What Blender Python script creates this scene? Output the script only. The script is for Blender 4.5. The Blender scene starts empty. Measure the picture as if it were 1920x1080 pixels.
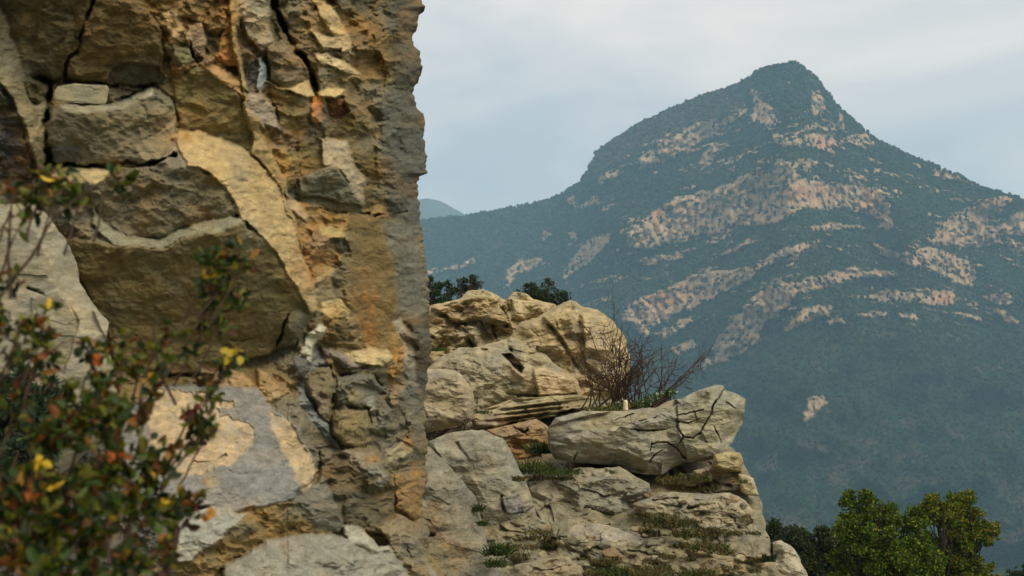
import bpy, math, random
import numpy as np

# ------------------------------------------------------------------ camera, sky, sun, exposure
scene = bpy.context.scene
COLL = scene.collection
F = 2059.0                                   # focal length in photograph pixels (1920 wide)
cd = bpy.data.cameras.new('camera'); cam = bpy.data.objects.new('camera', cd); COLL.objects.link(cam)
cam.location = (0, 0, 0); cam.rotation_euler = (math.radians(90), 0, 0)
cd.sensor_width = 36.0; cd.lens = 36.0 * F / 1920.0
cd.clip_start = 0.05; cd.clip_end = 20000
cd.dof.use_dof = True; cd.dof.focus_distance = 12.0; cd.dof.aperture_fstop = 5.6
scene.camera = cam

SUN_EL, SUN_AZ = math.radians(52), math.radians(134)     # azimuth measured clockwise from +Y (view direction)
world = bpy.data.worlds.new('World'); scene.world = world; world.use_nodes = True
wn, wl = world.node_tree.nodes, world.node_tree.links
wn.clear()
out = wn.new('ShaderNodeOutputWorld'); bg = wn.new('ShaderNodeBackground'); bg.inputs['Strength'].default_value = 0.113
sky = wn.new('ShaderNodeTexSky'); sky.sky_type = 'NISHITA'; sky.sun_disc = False
sky.sun_elevation = SUN_EL; sky.sun_rotation = SUN_AZ; sky.air_density = 1.0; sky.dust_density = 2.5
tc = wn.new('ShaderNodeTexCoord'); mp = wn.new('ShaderNodeMapping'); mp.inputs['Scale'].default_value = (1.0, 1.0, 2.6)
mp.inputs['Location'].default_value = (0.35, 0.2, 0.15)
cn = wn.new('ShaderNodeTexNoise'); cn.inputs['Scale'].default_value = 2.6; cn.inputs['Detail'].default_value = 5; cn.inputs['Roughness'].default_value = 0.55; cn.inputs['Distortion'].default_value = 0.4
cr = wn.new('ShaderNodeValToRGB')
cr.color_ramp.elements[0].position = 0.38; cr.color_ramp.elements[0].color = (4.15, 4.28, 4.5, 1)
cr.color_ramp.elements[1].position = 0.63; cr.color_ramp.elements[1].color = (6.5, 5.95, 5.4, 1)
mx = wn.new('ShaderNodeMix'); mx.data_type = 'RGBA'; mx.inputs[0].default_value = 0.9
wl.new(tc.outputs['Generated'], mp.inputs['Vector']); wl.new(mp.outputs[0], cn.inputs['Vector']); wl.new(cn.outputs['Fac'], cr.inputs[0])
wl.new(sky.outputs[0], mx.inputs[6]); wl.new(cr.outputs[0], mx.inputs[7]); wl.new(mx.outputs[2], bg.inputs['Color']); wl.new(bg.outputs[0], out.inputs[0])

sd = bpy.data.lights.new('sun', 'SUN'); sd.energy = 1.6; sd.angle = math.radians(34); sd.color = (1.0, 0.93, 0.80)
sun = bpy.data.objects.new('sun', sd); COLL.objects.link(sun)
from mathutils import Vector
sdir = Vector((math.sin(SUN_AZ) * math.cos(SUN_EL), math.cos(SUN_AZ) * math.cos(SUN_EL), math.sin(SUN_EL)))
sun.rotation_euler = (-sdir).to_track_quat('-Z', 'Y').to_euler(); sun.location = (20, -20, 60)

vs = scene.view_settings; vs.view_transform = 'Standard'; vs.look = 'None'; vs.exposure = 0.53; vs.gamma = 1.0
scene.cycles.use_denoising = True
scene.cycles.volume_bounces = 1
scene.cycles.max_bounces = 6; scene.cycles.diffuse_bounces = 3

# ------------------------------------------------------------------ small maths library
rng = np.random.default_rng(7)
random.seed(7)

def lin(c, k=1.0):
    c = np.asarray(c, float) / 255.0
    return np.where(c <= 0.04045, c / 12.92, ((c + 0.055) / 1.055) ** 2.4) * k

def P(px, py, Y):
    px = np.asarray(px, float); py = np.asarray(py, float); Y = np.asarray(Y, float)
    px, py, Y = np.broadcast_arrays(px, py, Y)
    return np.stack([(px - 960) / F * Y, Y, (540 - py) / F * Y], -1)

def hsh(ix, iy, s):
    h = (ix.astype(np.int64) * 374761393 + iy.astype(np.int64) * 668265263 + s * 2147483647 + 1013904223) & 0xFFFFFFFF
    h = ((h ^ (h >> 13)) * 1274126177) & 0xFFFFFFFF
    h = ((h ^ (h >> 16)) * 2246822519) & 0xFFFFFFFF
    return ((h ^ (h >> 15)) & 0xFFFFFF) / float(0xFFFFFF)

def vnoise(x, y, s=0):
    ix = np.floor(x); iy = np.floor(y); fx = x - ix; fy = y - iy
    fx = fx * fx * fx * (fx * (fx * 6 - 15) + 10); fy = fy * fy * fy * (fy * (fy * 6 - 15) + 10)
    a = hsh(ix, iy, s); b = hsh(ix + 1, iy, s); c = hsh(ix, iy + 1, s); d = hsh(ix + 1, iy + 1, s)
    return (a + (b - a) * fx + (c - a) * fy + (a - b - c + d) * fx * fy) * 2 - 1

def fbm(x, y, s=0, o=4, g=0.5):
    r = 0; a = 1.0; t = 0
    for i in range(o):
        r = r + a * vnoise(x * 2 ** i + 17.3 * i, y * 2 ** i - 9.1 * i, s + i); t += a; a *= g
    return r / t

def cells(x, y, s=0, tilt=0.6, rot=0.0):
    """faceted relief: every Voronoi cell is a tilted plane; returns height (cell units) and distance to the cell edge"""
    if rot:
        c, q = math.cos(rot), math.sin(rot); x, y = c * x + q * y, -q * x + c * y
    ix = np.floor(x); iy = np.floor(y)
    f1 = np.full(x.shape, 9.0); f2 = np.full(x.shape, 9.0); h = np.zeros(x.shape)
    for dx in (-1, 0, 1):
        for dy in (-1, 0, 1):
            jx = ix + dx; jy = iy + dy
            cx = jx + 0.1 + 0.8 * hsh(jx, jy, s); cy = jy + 0.1 + 0.8 * hsh(jx, jy, s + 1)
            d = np.hypot(x - cx, y - cy)
            gx = (hsh(jx, jy, s + 2) - 0.5) * 2 * tilt; gy = (hsh(jx, jy, s + 3) - 0.5) * 2 * tilt
            hv = (hsh(jx, jy, s + 4) - 0.5) * 0.45 + gx * (x - cx) + gy * (y - cy)
            n = d < f1
            f2 = np.where(n, f1, np.minimum(f2, d)); h = np.where(n, hv, h); f1 = np.where(n, d, f1)
    return h, f2 - f1

def tri(x, y, s=0, rot=0.0):
    """continuous faceted relief: random heights joined by flat triangles"""
    if rot:
        c, q = math.cos(rot), math.sin(rot); x, y = c * x + q * y, -q * x + c * y
    x = x + .45 * vnoise(x * .7 + 3, y * .7, s + 60); y = y + .45 * vnoise(x * .7, y * .7 + 5, s + 61)
    k = (x + y) * 0.366; u = x + k; v = y + k
    iu = np.floor(u); iv = np.floor(v); fu = u - iu; fv = v - iv
    a = hsh(iu, iv, s); d = hsh(iu + 1, iv + 1, s); up = fu > fv
    m = np.where(up, hsh(iu + 1, iv, s), hsh(iu, iv + 1, s)); lo = np.where(up, fv, fu); hi = np.where(up, fu, fv)
    return (a * (1 - hi) + m * (hi - lo) + d * lo) * 2 - 1

def sstep(v, a, b):
    t = np.clip((v - a) / (b - a), 0, 1); return t * t * (3 - 2 * t)

def segdist(x, y, ax, ay, bx, by):
    vx, vy = bx - ax, by - ay; L = vx * vx + vy * vy + 1e-9
    t = np.clip(((x - ax) * vx + (y - ay) * vy) / L, 0, 1)
    return np.hypot(x - ax - t * vx, y - ay - t * vy)

def polysd(x, y, poly):
    """signed distance in pixels, positive inside"""
    d = np.full(x.shape, 1e9); ins = np.zeros(x.shape, bool); n = len(poly)
    for i in range(n):
        ax, ay = poly[i]; bx, by = poly[(i + 1) % n]
        d = np.minimum(d, segdist(x, y, ax, ay, bx, by))
        if ay != by:
            c = ((ay > y) != (by > y)) & (x < (bx - ax) * (y - ay) / (by - ay) + ax); ins ^= c
    return np.where(ins, d, -d)

def linedist(x, y, pts):
    d = np.full(x.shape, 1e9)
    for i in range(len(pts) - 1):
        d = np.minimum(d, segdist(x, y, *pts[i], *pts[i + 1]))
    return d

# ------------------------------------------------------------------ materials
def new_mat(name):
    m = bpy.data.materials.new(name); m.use_nodes = True
    b = m.node_tree.nodes['Principled BSDF']; return m, m.node_tree.nodes, m.node_tree.links, b

def rock_material(name, scale=1.0, bump=1.0, mott=0.35):
    m, n, l, b = new_mat(name)
    b.inputs['Roughness'].default_value = 0.92; b.inputs['Specular IOR Level'].default_value = 0.25
    a = n.new('ShaderNodeAttribute'); a.attribute_name = 'Col'
    t = n.new('ShaderNodeTexCoord')
    n1 = n.new('ShaderNodeTexNoise'); n1.inputs['Scale'].default_value = 7 * scale; n1.inputs['Detail'].default_value = 8; n1.inputs['Roughness'].default_value = 0.68
    n2 = n.new('ShaderNodeTexNoise'); n2.inputs['Scale'].default_value = 38 * scale; n2.inputs['Detail'].default_value = 6; n2.inputs['Roughness'].default_value = 0.7
    mpp = n.new('ShaderNodeMapping'); mpp.inputs['Scale'].default_value = (1, 1, 2.4); mpp.inputs['Rotation'].default_value = (0.2, 0.25, 0)
    l.new(t.outputs['Object'], mpp.inputs[0]); l.new(mpp.outputs[0], n1.inputs['Vector']); l.new(mpp.outputs[0], n2.inputs['Vector'])
    r = n.new('ShaderNodeValToRGB'); r.color_ramp.elements[0].position = 0.3; r.color_ramp.elements[1].position = 0.72
    lo, hi = 1 - mott, 1 + mott * 0.75
    r.color_ramp.elements[0].color = (lo, lo, lo * 0.97, 1); r.color_ramp.elements[1].color = (hi, hi, hi, 1)
    l.new(n1.outputs['Fac'], r.inputs[0])
    mu = n.new('ShaderNodeMix'); mu.data_type = 'RGBA'; mu.blend_type = 'MULTIPLY'; mu.inputs[0].default_value = 1.0
    l.new(a.outputs['Color'], mu.inputs[6]); l.new(r.outputs[0], mu.inputs[7])
    r2 = n.new('ShaderNodeValToRGB'); r2.color_ramp.elements[0].position = 0.34; r2.color_ramp.elements[1].position = 0.5
    r2.color_ramp.elements[0].color = (0.62, 0.62, 0.6, 1); r2.color_ramp.elements[1].color = (1, 1, 1, 1)
    l.new(n2.outputs['Fac'], r2.inputs[0])
    mu2 = n.new('ShaderNodeMix'); mu2.data_type = 'RGBA'; mu2.blend_type = 'MULTIPLY'; mu2.inputs[0].default_value = 0.8
    l.new(mu.outputs[2], mu2.inputs[6]); l.new(r2.outputs[0], mu2.inputs[7]); l.new(mu2.outputs[2], b.inputs['Base Color'])
    b1 = n.new('ShaderNodeBump'); b1.inputs['Strength'].default_value = 0.75 * bump; b1.inputs['Distance'].default_value = 0.03 / scale
    b2 = n.new('ShaderNodeBump'); b2.inputs['Strength'].default_value = 0.5 * bump; b2.inputs['Distance'].default_value = 0.008 / scale
    l.new(n1.outputs['Fac'], b1.inputs['Height']); l.new(n2.outputs['Fac'], b2.inputs['Height']); l.new(b1.outputs[0], b2.inputs['Normal']); l.new(b2.outputs[0], b.inputs['Normal'])
    return m

def attr_material(name, rough=0.8, spec=0.2, translucent=0.0):
    m, n, l, b = new_mat(name)
    a = n.new('ShaderNodeAttribute'); a.attribute_name = 'Col'
    b.inputs['Roughness'].default_value = rough; b.inputs['Specular IOR Level'].default_value = spec
    l.new(a.outputs['Color'], b.inputs['Base Color'])
    if translucent:
        tr = n.new('ShaderNodeBsdfTranslucent'); ms = n.new('ShaderNodeMixShader'); ms.inputs[0].default_value = translucent
        o = n['Material Output']; l.new(a.outputs['Color'], tr.inputs['Color'])
        l.new(b.outputs[0], ms.inputs[1]); l.new(tr.outputs[0], ms.inputs[2]); l.new(ms.outputs[0], o.inputs['Surface'])
    return m

def flat_material(name, col, rough=0.9, nscale=20, var=0.4):
    m, n, l, b = new_mat(name)
    t = n.new('ShaderNodeTexCoord'); nn = n.new('ShaderNodeTexNoise'); nn.inputs['Scale'].default_value = nscale; nn.inputs['Detail'].default_value = 5
    r = n.new('ShaderNodeValToRGB'); r.color_ramp.elements[0].position = 0.3; r.color_ramp.elements[1].position = 0.7
    c = np.array(col); r.color_ramp.elements[0].color = (*(c * (1 - var)), 1); r.color_ramp.elements[1].color = (*(c * (1 + var)), 1)
    l.new(t.outputs['Object'], nn.inputs['Vector']); l.new(nn.outputs['Fac'], r.inputs[0]); l.new(r.outputs[0], b.inputs['Base Color'])
    b.inputs['Roughness'].default_value = rough; b.inputs['Specular IOR Level'].default_value = 0.2
    return m

M_CLIFF = rock_material('cliff limestone', 2.2, 0.7, 0.30)
M_ROCK = rock_material('weathered limestone', 0.9, 1.1, 0.46)
M_LEAF = attr_material('shrub leaves', 0.55, 0.3, 0.25)
M_FOL = attr_material('tree foliage', 0.7, 0.2, 0.2)
M_FOREST = attr_material('forest canopy', 0.95, 0.05)
M_TWIG = flat_material('brown twigs', (0.075, 0.045, 0.028), 0.9, 60)
M_BARK = flat_material('bark', (0.045, 0.035, 0.025), 0.9, 30)

# ------------------------------------------------------------------ mesh helpers
def make_mesh(name, V, faces, mat, col=None, parent=None, smooth=True, loc=None):
    """V (n,3); faces: (m,3|4) int array or list of such arrays; col (n,3) linear colours"""
    V = np.asarray(V, np.float32)
    if loc is not None: V = V - np.asarray(loc, np.float32)
    if not isinstance(faces, list): faces = [faces]
    faces = [np.asarray(f, np.int32) for f in faces if len(f)]
    tot = np.concatenate([np.full(len(f), f.shape[1], np.int32) for f in faces]); idx = np.concatenate([f.ravel() for f in faces])
    me = bpy.data.meshes.new(name)
    me.vertices.add(len(V)); me.vertices.foreach_set('co', V.ravel())
    me.loops.add(len(idx)); me.loops.foreach_set('vertex_index', idx)
    me.polygons.add(len(tot)); st = np.zeros(len(tot), np.int32); st[1:] = np.cumsum(tot)[:-1]
    me.polygons.foreach_set('loop_start', st); me.polygons.foreach_set('loop_total', tot)
    me.polygons.foreach_set('use_smooth', np.full(len(tot), smooth))
    me.update(calc_edges=True); me.validate()
    if col is not None:
        a = me.color_attributes.new('Col', 'FLOAT_COLOR', 'POINT')
        cc = np.ones((len(V), 4), np.float32); cc[:, :3] = np.clip(col, 0, 1); a.data.foreach_set('color', cc.ravel())
    me.materials.append(mat)
    o = bpy.data.objects.new(name, me); COLL.objects.link(o)
    if parent is not None: o.parent = parent
    if loc is not None: o.location = loc
    return o

def grid_faces(nr, nc, off=0, wrap=False):
    r = np.arange(nr - 1)[:, None]; c = np.arange(nc if wrap else nc - 1)[None, :]; c2 = (c + 1) % nc
    return np.stack([r * nc + c, r * nc + c2, (r + 1) * nc + c2, (r + 1) * nc + c], -1).reshape(-1, 4) + off

def tag(o, label=None, cat=None, group=None, kind=None):
    if label: o['label'] = label
    if cat: o['category'] = cat
    if group: o['group'] = group
    if kind: o['kind'] = kind
    return o

def empty(name, loc):
    o = bpy.data.objects.new(name, None); o.empty_display_size = 0.2; COLL.objects.link(o); o.location = loc; return o

def tubes(paths, sides=5):
    """paths: list of (pts (k,3), radii (k)) -> V, faces"""
    Vs, Fs, off = [], [], 0
    for pts, rad in paths:
        pts = np.asarray(pts, float); k = len(pts); rad = np.broadcast_to(rad, (k,))
        t = np.gradient(pts, axis=0); t /= np.linalg.norm(t, axis=1)[:, None] + 1e-9
        ref = np.array([0.31, 0.9, 0.17]); a = np.cross(t, ref); a /= np.linalg.norm(a, axis=1)[:, None] + 1e-9; b = np.cross(t, a)
        th = np.arange(sides) * 2 * np.pi / sides
        ring = pts[:, None] + rad[:, None, None] * (np.cos(th)[None, :, None] * a[:, None] + np.sin(th)[None, :, None] * b[:, None])
        Vs.append(ring.reshape(-1, 3)); Fs.append(grid_faces(k, sides, off, True)); off += k * sides
    return np.concatenate(Vs), np.concatenate(Fs)

def leaves(pos, dirs, L, W, cols, rg, fold=0.25):
    """one folded leaf (6 verts, 4 tris) at every pos along dirs"""
    n = len(pos); d = dirs / (np.linalg.norm(dirs, axis=1)[:, None] + 1e-9)
    ref = rg.normal(size=(n, 3)); s = np.cross(d, ref); s /= np.linalg.norm(s, axis=1)[:, None] + 1e-9; u = np.cross(s, d)
    L = np.broadcast_to(L, (n,))[:, None]; W = np.broadcast_to(W, (n,))[:, None]
    v = np.stack([pos, pos + d * L * .35 + s * W * .5 + u * W * fold, pos + d * L * .72 + s * W * .42 + u * W * fold,
                  pos + d * L + u * L * -.08, pos + d * L * .72 - s * W * .42 + u * W * fold, pos + d * L * .35 - s * W * .5 + u * W * fold,
                  pos + d * L * .5], 1)
    f = np.array([[0, 1, 6], [1, 2, 6], [2, 3, 6], [3, 4, 6], [4, 5, 6], [5, 0, 6]])
    Fc = (np.arange(n)[:, None, None] * 7 + f[None]).reshape(-1, 3)
    return v.reshape(-1, 3), Fc, np.repeat(cols, 7, 0)

HAZE_COL = (0.47, 0.78, 0.98, 1); HAZE_D = 0.00023
ALB_K = 1.0
# ------------------------------------------------------------------ ground sheet (valley) and far hills
def ground_z(X, Y):
    z = np.where(Y > 0, -3.2 - 0.40 * Y, -3.2 - 0.02 * Y)
    z = np.maximum(z, -238 + 6 * fbm(X / 300, Y / 300, 90))
    r = np.clip(Y / 60, 0, 1)
    return z + r * 2.5 * fbm(X / 25, Y / 25, 91) - 0.35 * np.clip(X - 4, 0, 60) * np.clip(1 - Y / 400, 0, 1)
gx = np.concatenate([-np.geomspace(2400, 12, 60), np.linspace(-10, 10, 21), np.geomspace(12, 2400, 60)])
gy = np.concatenate([-np.geomspace(1400, 10, 30), np.linspace(-8, 60, 60), np.geomspace(62, 4700, 110)])
GX, GY = np.meshgrid(gx, gy)
GZ = ground_z(GX, GY)
gc = lin((70, 78, 48))[None, :] * (1 + 0.5 * fbm(GX / 18, GY / 18, 92).ravel()[:, None])
g = make_mesh('ground', np.stack([GX, GY, GZ], -1).reshape(-1, 3), grid_faces(len(gy), len(gx)), rock_material('valley ground', 0.02, 0.5), gc)
tag(g, 'dark wooded valley floor below the rock ledge', kind='structure')

def ridge_interp(pts, x):
    a = np.array(pts, float); return np.interp(x, a[:, 0], a[:, 1])

def far_hill(name, pts, Y0, seed, label):
    px = np.linspace(pts[0][0], pts[-1][0], 420); top = ridge_interp(pts, px) + 2.0 * fbm(px / 14, px * 0, seed, 4)
    n = 40; s = np.linspace(0, 1, n)[:, None]
    ztop = (540 - top) / F * Y0; Xt = (px - 960) / F * Y0
    Z = ztop[None] * (1 - s) + (-240) * s; Yg = Y0 - (ztop[None] - Z) * 1.7 + 30 * fbm(px[None] / 30 + s * 0, s * 8 + px[None] * 0, seed + 5)
    Yg[0] = Y0
    back = np.stack([Xt, Xt * 0 + Y0 + 300, Xt * 0 - 240], -1)
    V = np.concatenate([back, np.stack([np.broadcast_to(Xt[None], Z.shape), Yg, Z], -1).reshape(-1, 3)])
    c = np.repeat(lin((92, 86, 74))[None], len(V), 0) * (1 + .3 * rng.standard_normal((len(V), 1)) * .4)
    o = make_mesh(name, V, grid_faces(n + 1, len(px)), M_FOREST, c); return tag(o, label, kind='structure')
far_hill('hill', [(-900, 400), (-200, 370), (300, 396), (500, 380), (650, 392), (760, 376), (800, 372), (830, 379), (870, 402), (930, 430), (1050, 470)], 4200, 11, 'faint blue distant hill beyond the mountain shoulder')

# ------------------------------------------------------------------ the mountain
RIDGE = [(-700, 470), (100, 452), (500, 460), (700, 440), (795, 414), (870, 406), (930, 397), (1000, 383), (1050, 368), (1085, 345), (1105, 318), (1118, 287), (1150, 264), (1200, 233),
         (1260, 204), (1330, 178), (1380, 161), (1400, 149), (1420, 134), (1450, 125), (1480, 120), (1500, 123), (1520, 139), (1540, 161), (1560, 190),
         (1580, 211), (1610, 236), (1640, 263), (1700, 291), (1760, 316), (1800, 331), (1835, 351), (1870, 362), (1905, 371), (1925, 384), (2000, 405), (2300, 480)]
RDEPTH = [(-700, 2300), (300, 2400), (795, 2300), (1000, 2150), (1100, 1980), (1250, 1850), (1480, 1650), (1640, 1600), (1920, 1500), (2300, 1450)]
BANDS = [
 [(1408,165),(1425,172),(1432,195),(1452,205),(1457,230),(1445,238),(1405,228),(1415,200)],
 [(1350,235),(1385,205),(1402,200),(1398,215),(1365,238),(1310,270),(1280,290),(1200,318),(1196,300),(1230,275),(1260,255),(1310,228),(1340,225)],
 [(1455,262),(1500,262),(1503,272),(1462,275)],
 [(1507,255),(1530,250),(1560,252),(1570,275),(1567,290),(1530,280),(1507,268)],
 [(1520,170),(1535,172),(1545,200),(1555,212),(1530,215),(1518,195)],
 [(1573,205),(1582,220),(1580,250),(1570,240)],
 [(1580,262),(1600,250),(1630,248),(1642,265),(1630,278),(1595,272)],
 [(1310,305),(1325,282),(1365,262),(1375,270),(1350,285),(1330,310),(1312,320)],
 [(1118,335),(1145,320),(1178,320),(1150,338),(1122,348)],
 [(1062,375),(1075,368),(1085,385),(1070,390)], [(1090,385),(1115,370),(1122,378),(1105,392)],
 [(1460,300),(1480,308),(1475,318),(1450,318)], [(1505,300),(1530,302),(1525,318),(1505,315)], [(1545,302),(1565,312),(1555,322)],
 [(1178,460),(1180,435),(1215,400),(1260,375),(1310,362),(1360,345),(1430,318),(1490,310),(1500,335),(1560,345),(1600,345),(1650,352),(1665,380),(1675,420),(1687,433),(1650,428),(1645,410),(1590,392),(1520,390),(1480,405),(1450,420),(1390,420),(1330,440),(1270,455),(1215,470)],
 [(1055,530),(1060,505),(1100,450),(1140,438),(1142,455),(1120,480),(1085,505),(1060,530)],
 [(945,540),(950,505),(975,490),(1025,482),(1030,495),(1000,505),(970,515),(955,542)],
 [(1018,430),(1030,440),(1025,457),(1016,450)], [(1065,435),(1085,430),(1080,450),(1065,462)],
 [(840,500),(890,485),(897,490),(860,503),(800,514),(800,507)],
 [(1195,490),(1240,480),(1290,468),(1297,478),(1250,488),(1205,500)],
 [(1160,590),(1200,560),(1260,535),(1320,510),(1390,500),(1422,508),(1400,530),(1360,545),(1300,575),(1240,600),(1200,640),(1196,612),(1168,602)],
 [(1410,505),(1440,480),(1480,463),(1520,453),(1535,448),(1537,458),(1500,472),(1460,487),(1420,507)],
 [(1350,476),(1380,462),(1408,449),(1409,457),(1375,473),(1350,482)],
 [(1335,655),(1345,635),(1375,600),(1420,550),(1460,530),(1500,528),(1550,510),(1600,500),(1680,511),(1675,521),(1600,522),(1540,542),(1490,552),(1480,570),(1450,595),(1430,612),(1420,645),(1390,665),(1340,685)],
 [(1470,615),(1490,588),(1530,573),(1562,573),(1555,587),(1510,607),(1475,620)],
 [(1548,602),(1575,595),(1590,605),(1555,613)],
 [(1600,556),(1660,547),(1720,549),(1780,546),(1802,560),(1780,574),(1700,567),(1640,562)],
 [(1635,458),(1680,473),(1730,463),(1770,468),(1815,488),(1830,520),(1829,545),(1780,527),(1740,507),(1690,492),(1650,477)],
 [(1745,455),(1755,425),(1790,400),(1830,378),(1880,368),(1905,375),(1890,387),(1870,402),(1850,420),(1870,425),(1920,395),(1960,400),(1960,435),(1900,442),(1850,464),(1800,464),(1750,458)],
 [(1893,467),(1920,452),(1950,455),(1950,472),(1900,474)],
 [(1740,310),(1770,315),(1800,332),(1795,342),(1770,337),(1745,324)], [(1780,327),(1810,326),(1832,347),(1810,352)], [(1710,305),(1728,308),(1722,320)],
 [(1853,555),(1880,543),(1900,560),(1895,574),(1870,570)],
 [(1848,575),(1880,580),(1912,607),(1900,608),(1870,592)], [(1780,583),(1830,590),(1842,602),(1800,594)], [(1680,586),(1715,590),(1722,602),(1690,600)], [(1608,587),(1660,585),(1662,591),(1615,593)],
 [(1512,750),(1545,740),(1552,757),(1530,772),(1512,797),(1506,775)],
 [(1228,627),(1280,600),(1312,595),(1290,612),(1240,637)], [(1308,682),(1330,671),(1342,679),(1320,692)], [(1500,426),(1580,417),(1622,425),(1580,432),(1510,430)],
 [(1258,655),(1300,640),(1310,648),(1270,668)], [(2000,470),(2080,450),(2160,480),(2100,500)], [(1960,540),(2050,560),(2040,580),(1970,560)],
]
nx, ny = 800, 560
mpx = np.concatenate([np.linspace(-700, 560, 56)[:-1], np.linspace(560, 2260, nx - 55)]); rid = ridge_interp(RIDGE, mpx) + 2.2 * fbm(mpx / 16, mpx * 0, 3, 4)
s = np.linspace(0, 1, ny)[:, None]
MPY = rid[None] * (1 - s) + 1700 * s ** 1.0 if False else rid[None] + (1650 - rid[None]) * s ** 1.35
MPX = np.broadcast_to(mpx[None], MPY.shape).copy()
wx = MPX + 7 * fbm(MPX / 16, MPY / 11, 21, 4); wy = MPY + 6 * fbm(MPX / 18, MPY / 9, 31, 4)
rocksd = np.full(MPX.shape, -1e3)
for b in BANDS:
    xs = [p[0] for p in b]; ys = [p[1] for p in b]
    k = (wx > min(xs) - 12) & (wx < max(xs) + 12) & (wy > min(ys) - 12) & (wy < max(ys) + 12)
    if k.any(): rocksd[k] = np.maximum(rocksd[k], polysd(wx[k], wy[k], b))
spk = fbm(MPX / 5, MPY / 3.6, 41, 3)                       # shrubs growing on the crags
big = fbm(MPX / 20, MPY / 12, 45, 3)
arc = MPY + 0.00055 * np.abs(MPX - 1500) ** 2 * np.where(MPX < 1500, -.35, -.5) + .22 * np.abs(MPX - 1530)
flk = .22 * np.exp(-((MPX - 1500) / 110) ** 2 - ((MPY - 325) / 28) ** 2) + fbm(MPX / 38 + 3, (MPY - .28 * np.abs(MPX - 1530)) / 7, 47, 4) + .35 * fbm(MPX / 120, MPY / 60, 48, 2)
fleck = sstep(flk, .30, .42) * np.clip((640 - MPY) / 60, 0, 1) * np.clip((MPX - 950) / 200, 0, 1) * np.clip((MPY - rid[None] - 14) / 20, 0, 1)
ROCKM = np.maximum(sstep(rocksd, -2.5, 1.5) * (1 - sstep(spk + 0.5 * big - 0.06 * np.clip(rocksd, 0, 5), 0.10, 0.32)), fleck * (1 - sstep(spk, .0, .2)))
# steepness field, softened sideways so neighbouring columns stay together
def blur(a, k, ax):
    w = np.hanning(2 * k + 1); w /= w.sum()
    return np.apply_along_axis(lambda v: np.convolve(np.pad(v, k, mode='edge'), w, 'valid'), ax, a)
T = 0.50 + 0.06 * fbm(MPX / 160, MPY / 60, 51) + 1.5 * blur(blur(sstep(rocksd, -4, 4), 26, 1), 5, 0)
T = np.where(MPY < rid[None] + 60, np.maximum(T, 0.50 + 0.45 * (1 - (MPY - rid[None]) / 60) * np.exp(-((MPX - 1470) / 170) ** 2)), T)
slope = (540 - MPY) / F
T = np.maximum(T, slope + 0.18)
Yd = np.zeros_like(MPX); Yd[0] = ridge_interp(RDEPTH, mpx)
for i in range(1, ny):
    Yd[i] = Yd[i - 1] * (T[i - 1] - slope[i - 1]) / (T[i - 1] - slope[i])
kk = sstep(MPY, rid[None] + 120, 760); Yd = Yd * (1 - kk) + blur(Yd, 110, 1) * kk
Yd += sstep(MPY, 540, 760) * (75 * fbm((MPX + .5 * MPY) / 150, MPY / 110, 63, 3) + 22 * fbm((MPX - .4 * MPY) / 50, MPY / 50, 64, 3)) * np.clip((1700 - MPY) / 500, 0, 1)
Yd += np.where(s > 0.01, 1, 0) * (30 * fbm(MPX / 110, MPY / 90, 61, 3) + 9 * fbm(MPX / 28, MPY / 24, 65, 3)) * np.clip(s * 12, 0, 1)
ch, ce = cells(MPX / 9, MPY / 13, 71, 0.9)
Yd += ROCKM * ((16 * ch + 9 * fbm(MPX / 7, MPY / 26, 73, 3)) * (Yd / 1500) - 7) + (1 - ROCKM) * 1.5 * spk
MV = P(MPX, MPY, Yd)
rockc = lin((186, 156, 120))[None, None] * (1 + 0.35 * fbm(MPX / 5, MPY / 9, 81, 3)[..., None])
pk = sstep(fbm(MPX / 30, MPY / 22, 83, 3), 0.1, 0.6)[..., None] * .3
rockc = rockc * (1 - pk) + lin((196, 142, 92)) * pk
for (cx, cy, rx, ry, c) in [(1655,362,14,9,(235,205,130)),(1633,375,16,22,(210,150,92)),(1240,392,22,16,(204,142,86)),(1245,562,22,18,(208,142,88)),(1500,362,40,14,(205,150,110)),(1545,268,22,14,(204,150,116)),(1500,602,22,16,(205,160,110)),(1770,560,24,12,(210,150,110))]:
    w = np.exp(-((MPX - cx) / rx) ** 2 - ((MPY - cy) / ry) ** 2)[..., None]; rockc = rockc * (1 - .75 * w) + lin(c) * .75 * w
forc = lin((44, 56, 36))[None, None] * (1 + 0.3 * big[..., None])
dr = sstep(fbm(MPX / 45, MPY / 30, 85, 4) + (MPY - 700) / 900, 0.15, 0.7)[..., None] * 0.6
dr = np.maximum(dr, .8 * (sstep(36 - np.abs(MPY - rid[None] - 22), 0, 22) * sstep(MPX, 1080, 1130) * (1 - sstep(MPX, 1360, 1410)))[..., None])
forc = forc * (1 - dr) + lin((95, 78, 62)) * dr
MC = forc * (1 - ROCKM[..., None]) + rockc * ROCKM[..., None]
backrow = np.stack([MV[0, :, 0] * 1.12, MV[0, :, 1] + 900, np.full(nx, -240.0)], -1)
M_MTN, n_, l_, b_ = new_mat('mountain slope')
a_ = n_.new('ShaderNodeAttribute'); a_.attribute_name = 'Col'; b_.inputs['Roughness'].default_value = 0.95; b_.inputs['Specular IOR Level'].default_value = 0.1
t_ = n_.new('ShaderNodeTexCoord'); q_ = n_.new('ShaderNodeTexNoise'); q_.inputs['Scale'].default_value = 0.16; q_.inputs['Detail'].default_value = 6; q_.inputs['Roughness'].default_value = 0.7
rr_ = n_.new('ShaderNodeValToRGB'); rr_.color_ramp.elements[0].position = 0.3; rr_.color_ramp.elements[1].position = 0.7
rr_.color_ramp.elements[0].color = (0.55, 0.55, 0.55, 1); rr_.color_ramp.elements[1].color = (1.3, 1.3, 1.3, 1)
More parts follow.
